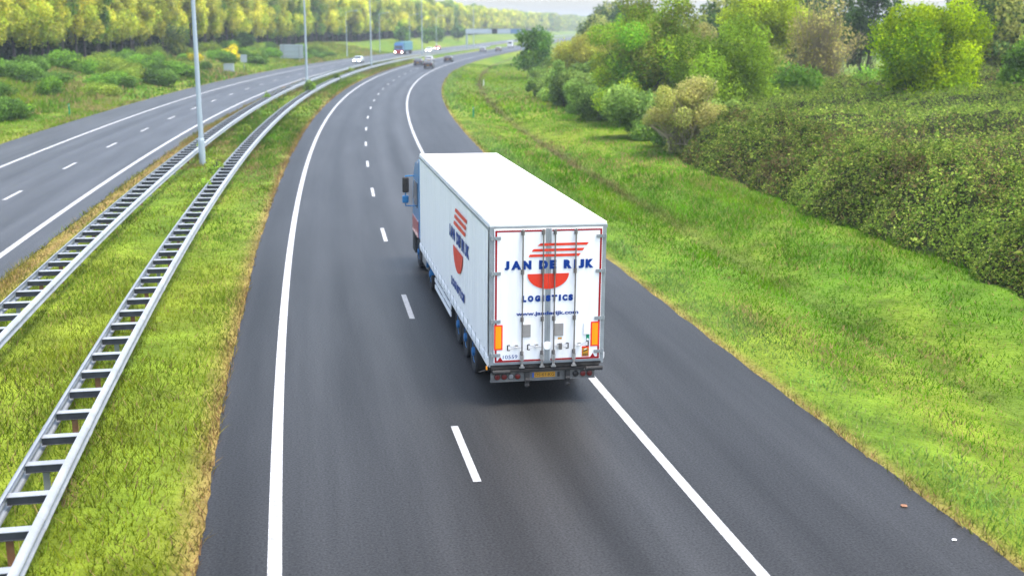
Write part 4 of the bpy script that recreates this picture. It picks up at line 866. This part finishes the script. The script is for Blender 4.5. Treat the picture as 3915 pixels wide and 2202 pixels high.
car('car', 256, 1.9, (.035, .03, .035), 'dark car with reddish tint driving away ahead of the black car')
car('car', 249, -1.7, (.40, .41, .43), 'pale grey car alongside the second dark car')
car('car', 360, -1.8, (.22, .23, .26), 'grey car driving away just under the gantry')
car('car', 372, 1.8, (.2, .17, .16), 'brownish grey car driving away beyond the gantry')
car('van', 440, -1.6, (.8, .8, .8), 'white van far away at the right end of the visible road', van=True)
car('car', 234, -15.2, (.45, .5, .55), 'silver oncoming car with lit headlamps on the far carriageway', True)
car('car', 337, -15.2, (.7, .72, .74), 'white oncoming car behind the blue lorry', True)
car('car', 372, -18.7, (.55, .12, .06), 'orange-red oncoming car furthest up the far carriageway', True)
q, a = local(308, -18.7); L = empty('lorry', q, a + math.pi); tag(L, 'oncoming lorry with blue and red cab and teal trailer on the far carriageway', 'lorry')
mb = MB(); mb.prism([(-1.1, .5), (-1.1, 2.6), (-.9, 3.1), (.7, 3.1), (1.0, 2.1), (1.1, 1.3), (1.1, .5)], 'x', -1.22, 1.22); c_ = mb.build('cab', mat('cab_deep_blue', (.03, .12, .30), .3, coat=.4), L, .05)
mb = MB(); mb.box(-1.24, 1.24, .3, 1.13, .35, 1.25); mb.build('bumper', M['cabred'], c_, .03)
mb = MB(); mb.poly([(1.1, 1.12, 1.6), (-1.1, 1.12, 1.6), (-1.05, .93, 2.45), (1.05, .93, 2.45)]); mb.build('windscreen', M['glass'], c_)
for sx in (-1, 1): mb = MB(); mb.box(sx * .92 - .16, sx * .92 + .16, 1.1, 1.16, .6, .8); mb.build('headlamp', M['head'], c_)
mb = MB(); mb.box(-1.27, 1.27, -14.6, -1.5, 1.1, 3.4); mb.build('trailer_box', mat('teal_trailer', (.06, .20, .24), .5), L, .03)
mb = MB(); mb.box(-.5, .5, -14.3, -.5, .7, 1.09); mb.build('chassis_frame', M['dark'], L)
for y in (.2, -3.2, -10.5, -11.8, -13.1):
    for sx in (-1, 1): mb = MB(); mb.lathe((sx * 1.2, y, .5), (sx, 0, 0), [(.25, -.3), (.5, -.3), (.5, -.02), (.45, .01), (.25, .01)], 20); mb.build('wheel', M['tyre'], L)
# ------------------------------------------------------------------ haze (air between the camera and the far trees)
HAZE = True
if HAZE:
    hm = bpy.data.materials.new('haze'); hm.use_nodes = True; t = hm.node_tree; t.nodes.clear(); out = t.nodes.new('ShaderNodeOutputMaterial')
    pv = t.nodes.new('ShaderNodeVolumePrincipled'); pv.inputs['Color'].default_value = (.86, .94, 1, 1); pv.inputs['Density'].default_value = .00033; pv.inputs['Anisotropy'].default_value = .3
    t.links.new(pv.outputs[0], out.inputs['Volume'])
    mb = MB(); mb.box(-1500, 1500, -160, 2800, -3, 32); h = mb.build('haze', hm); tag(h, 'pale haze over the distant motorway', 'haze', kind='stuff')
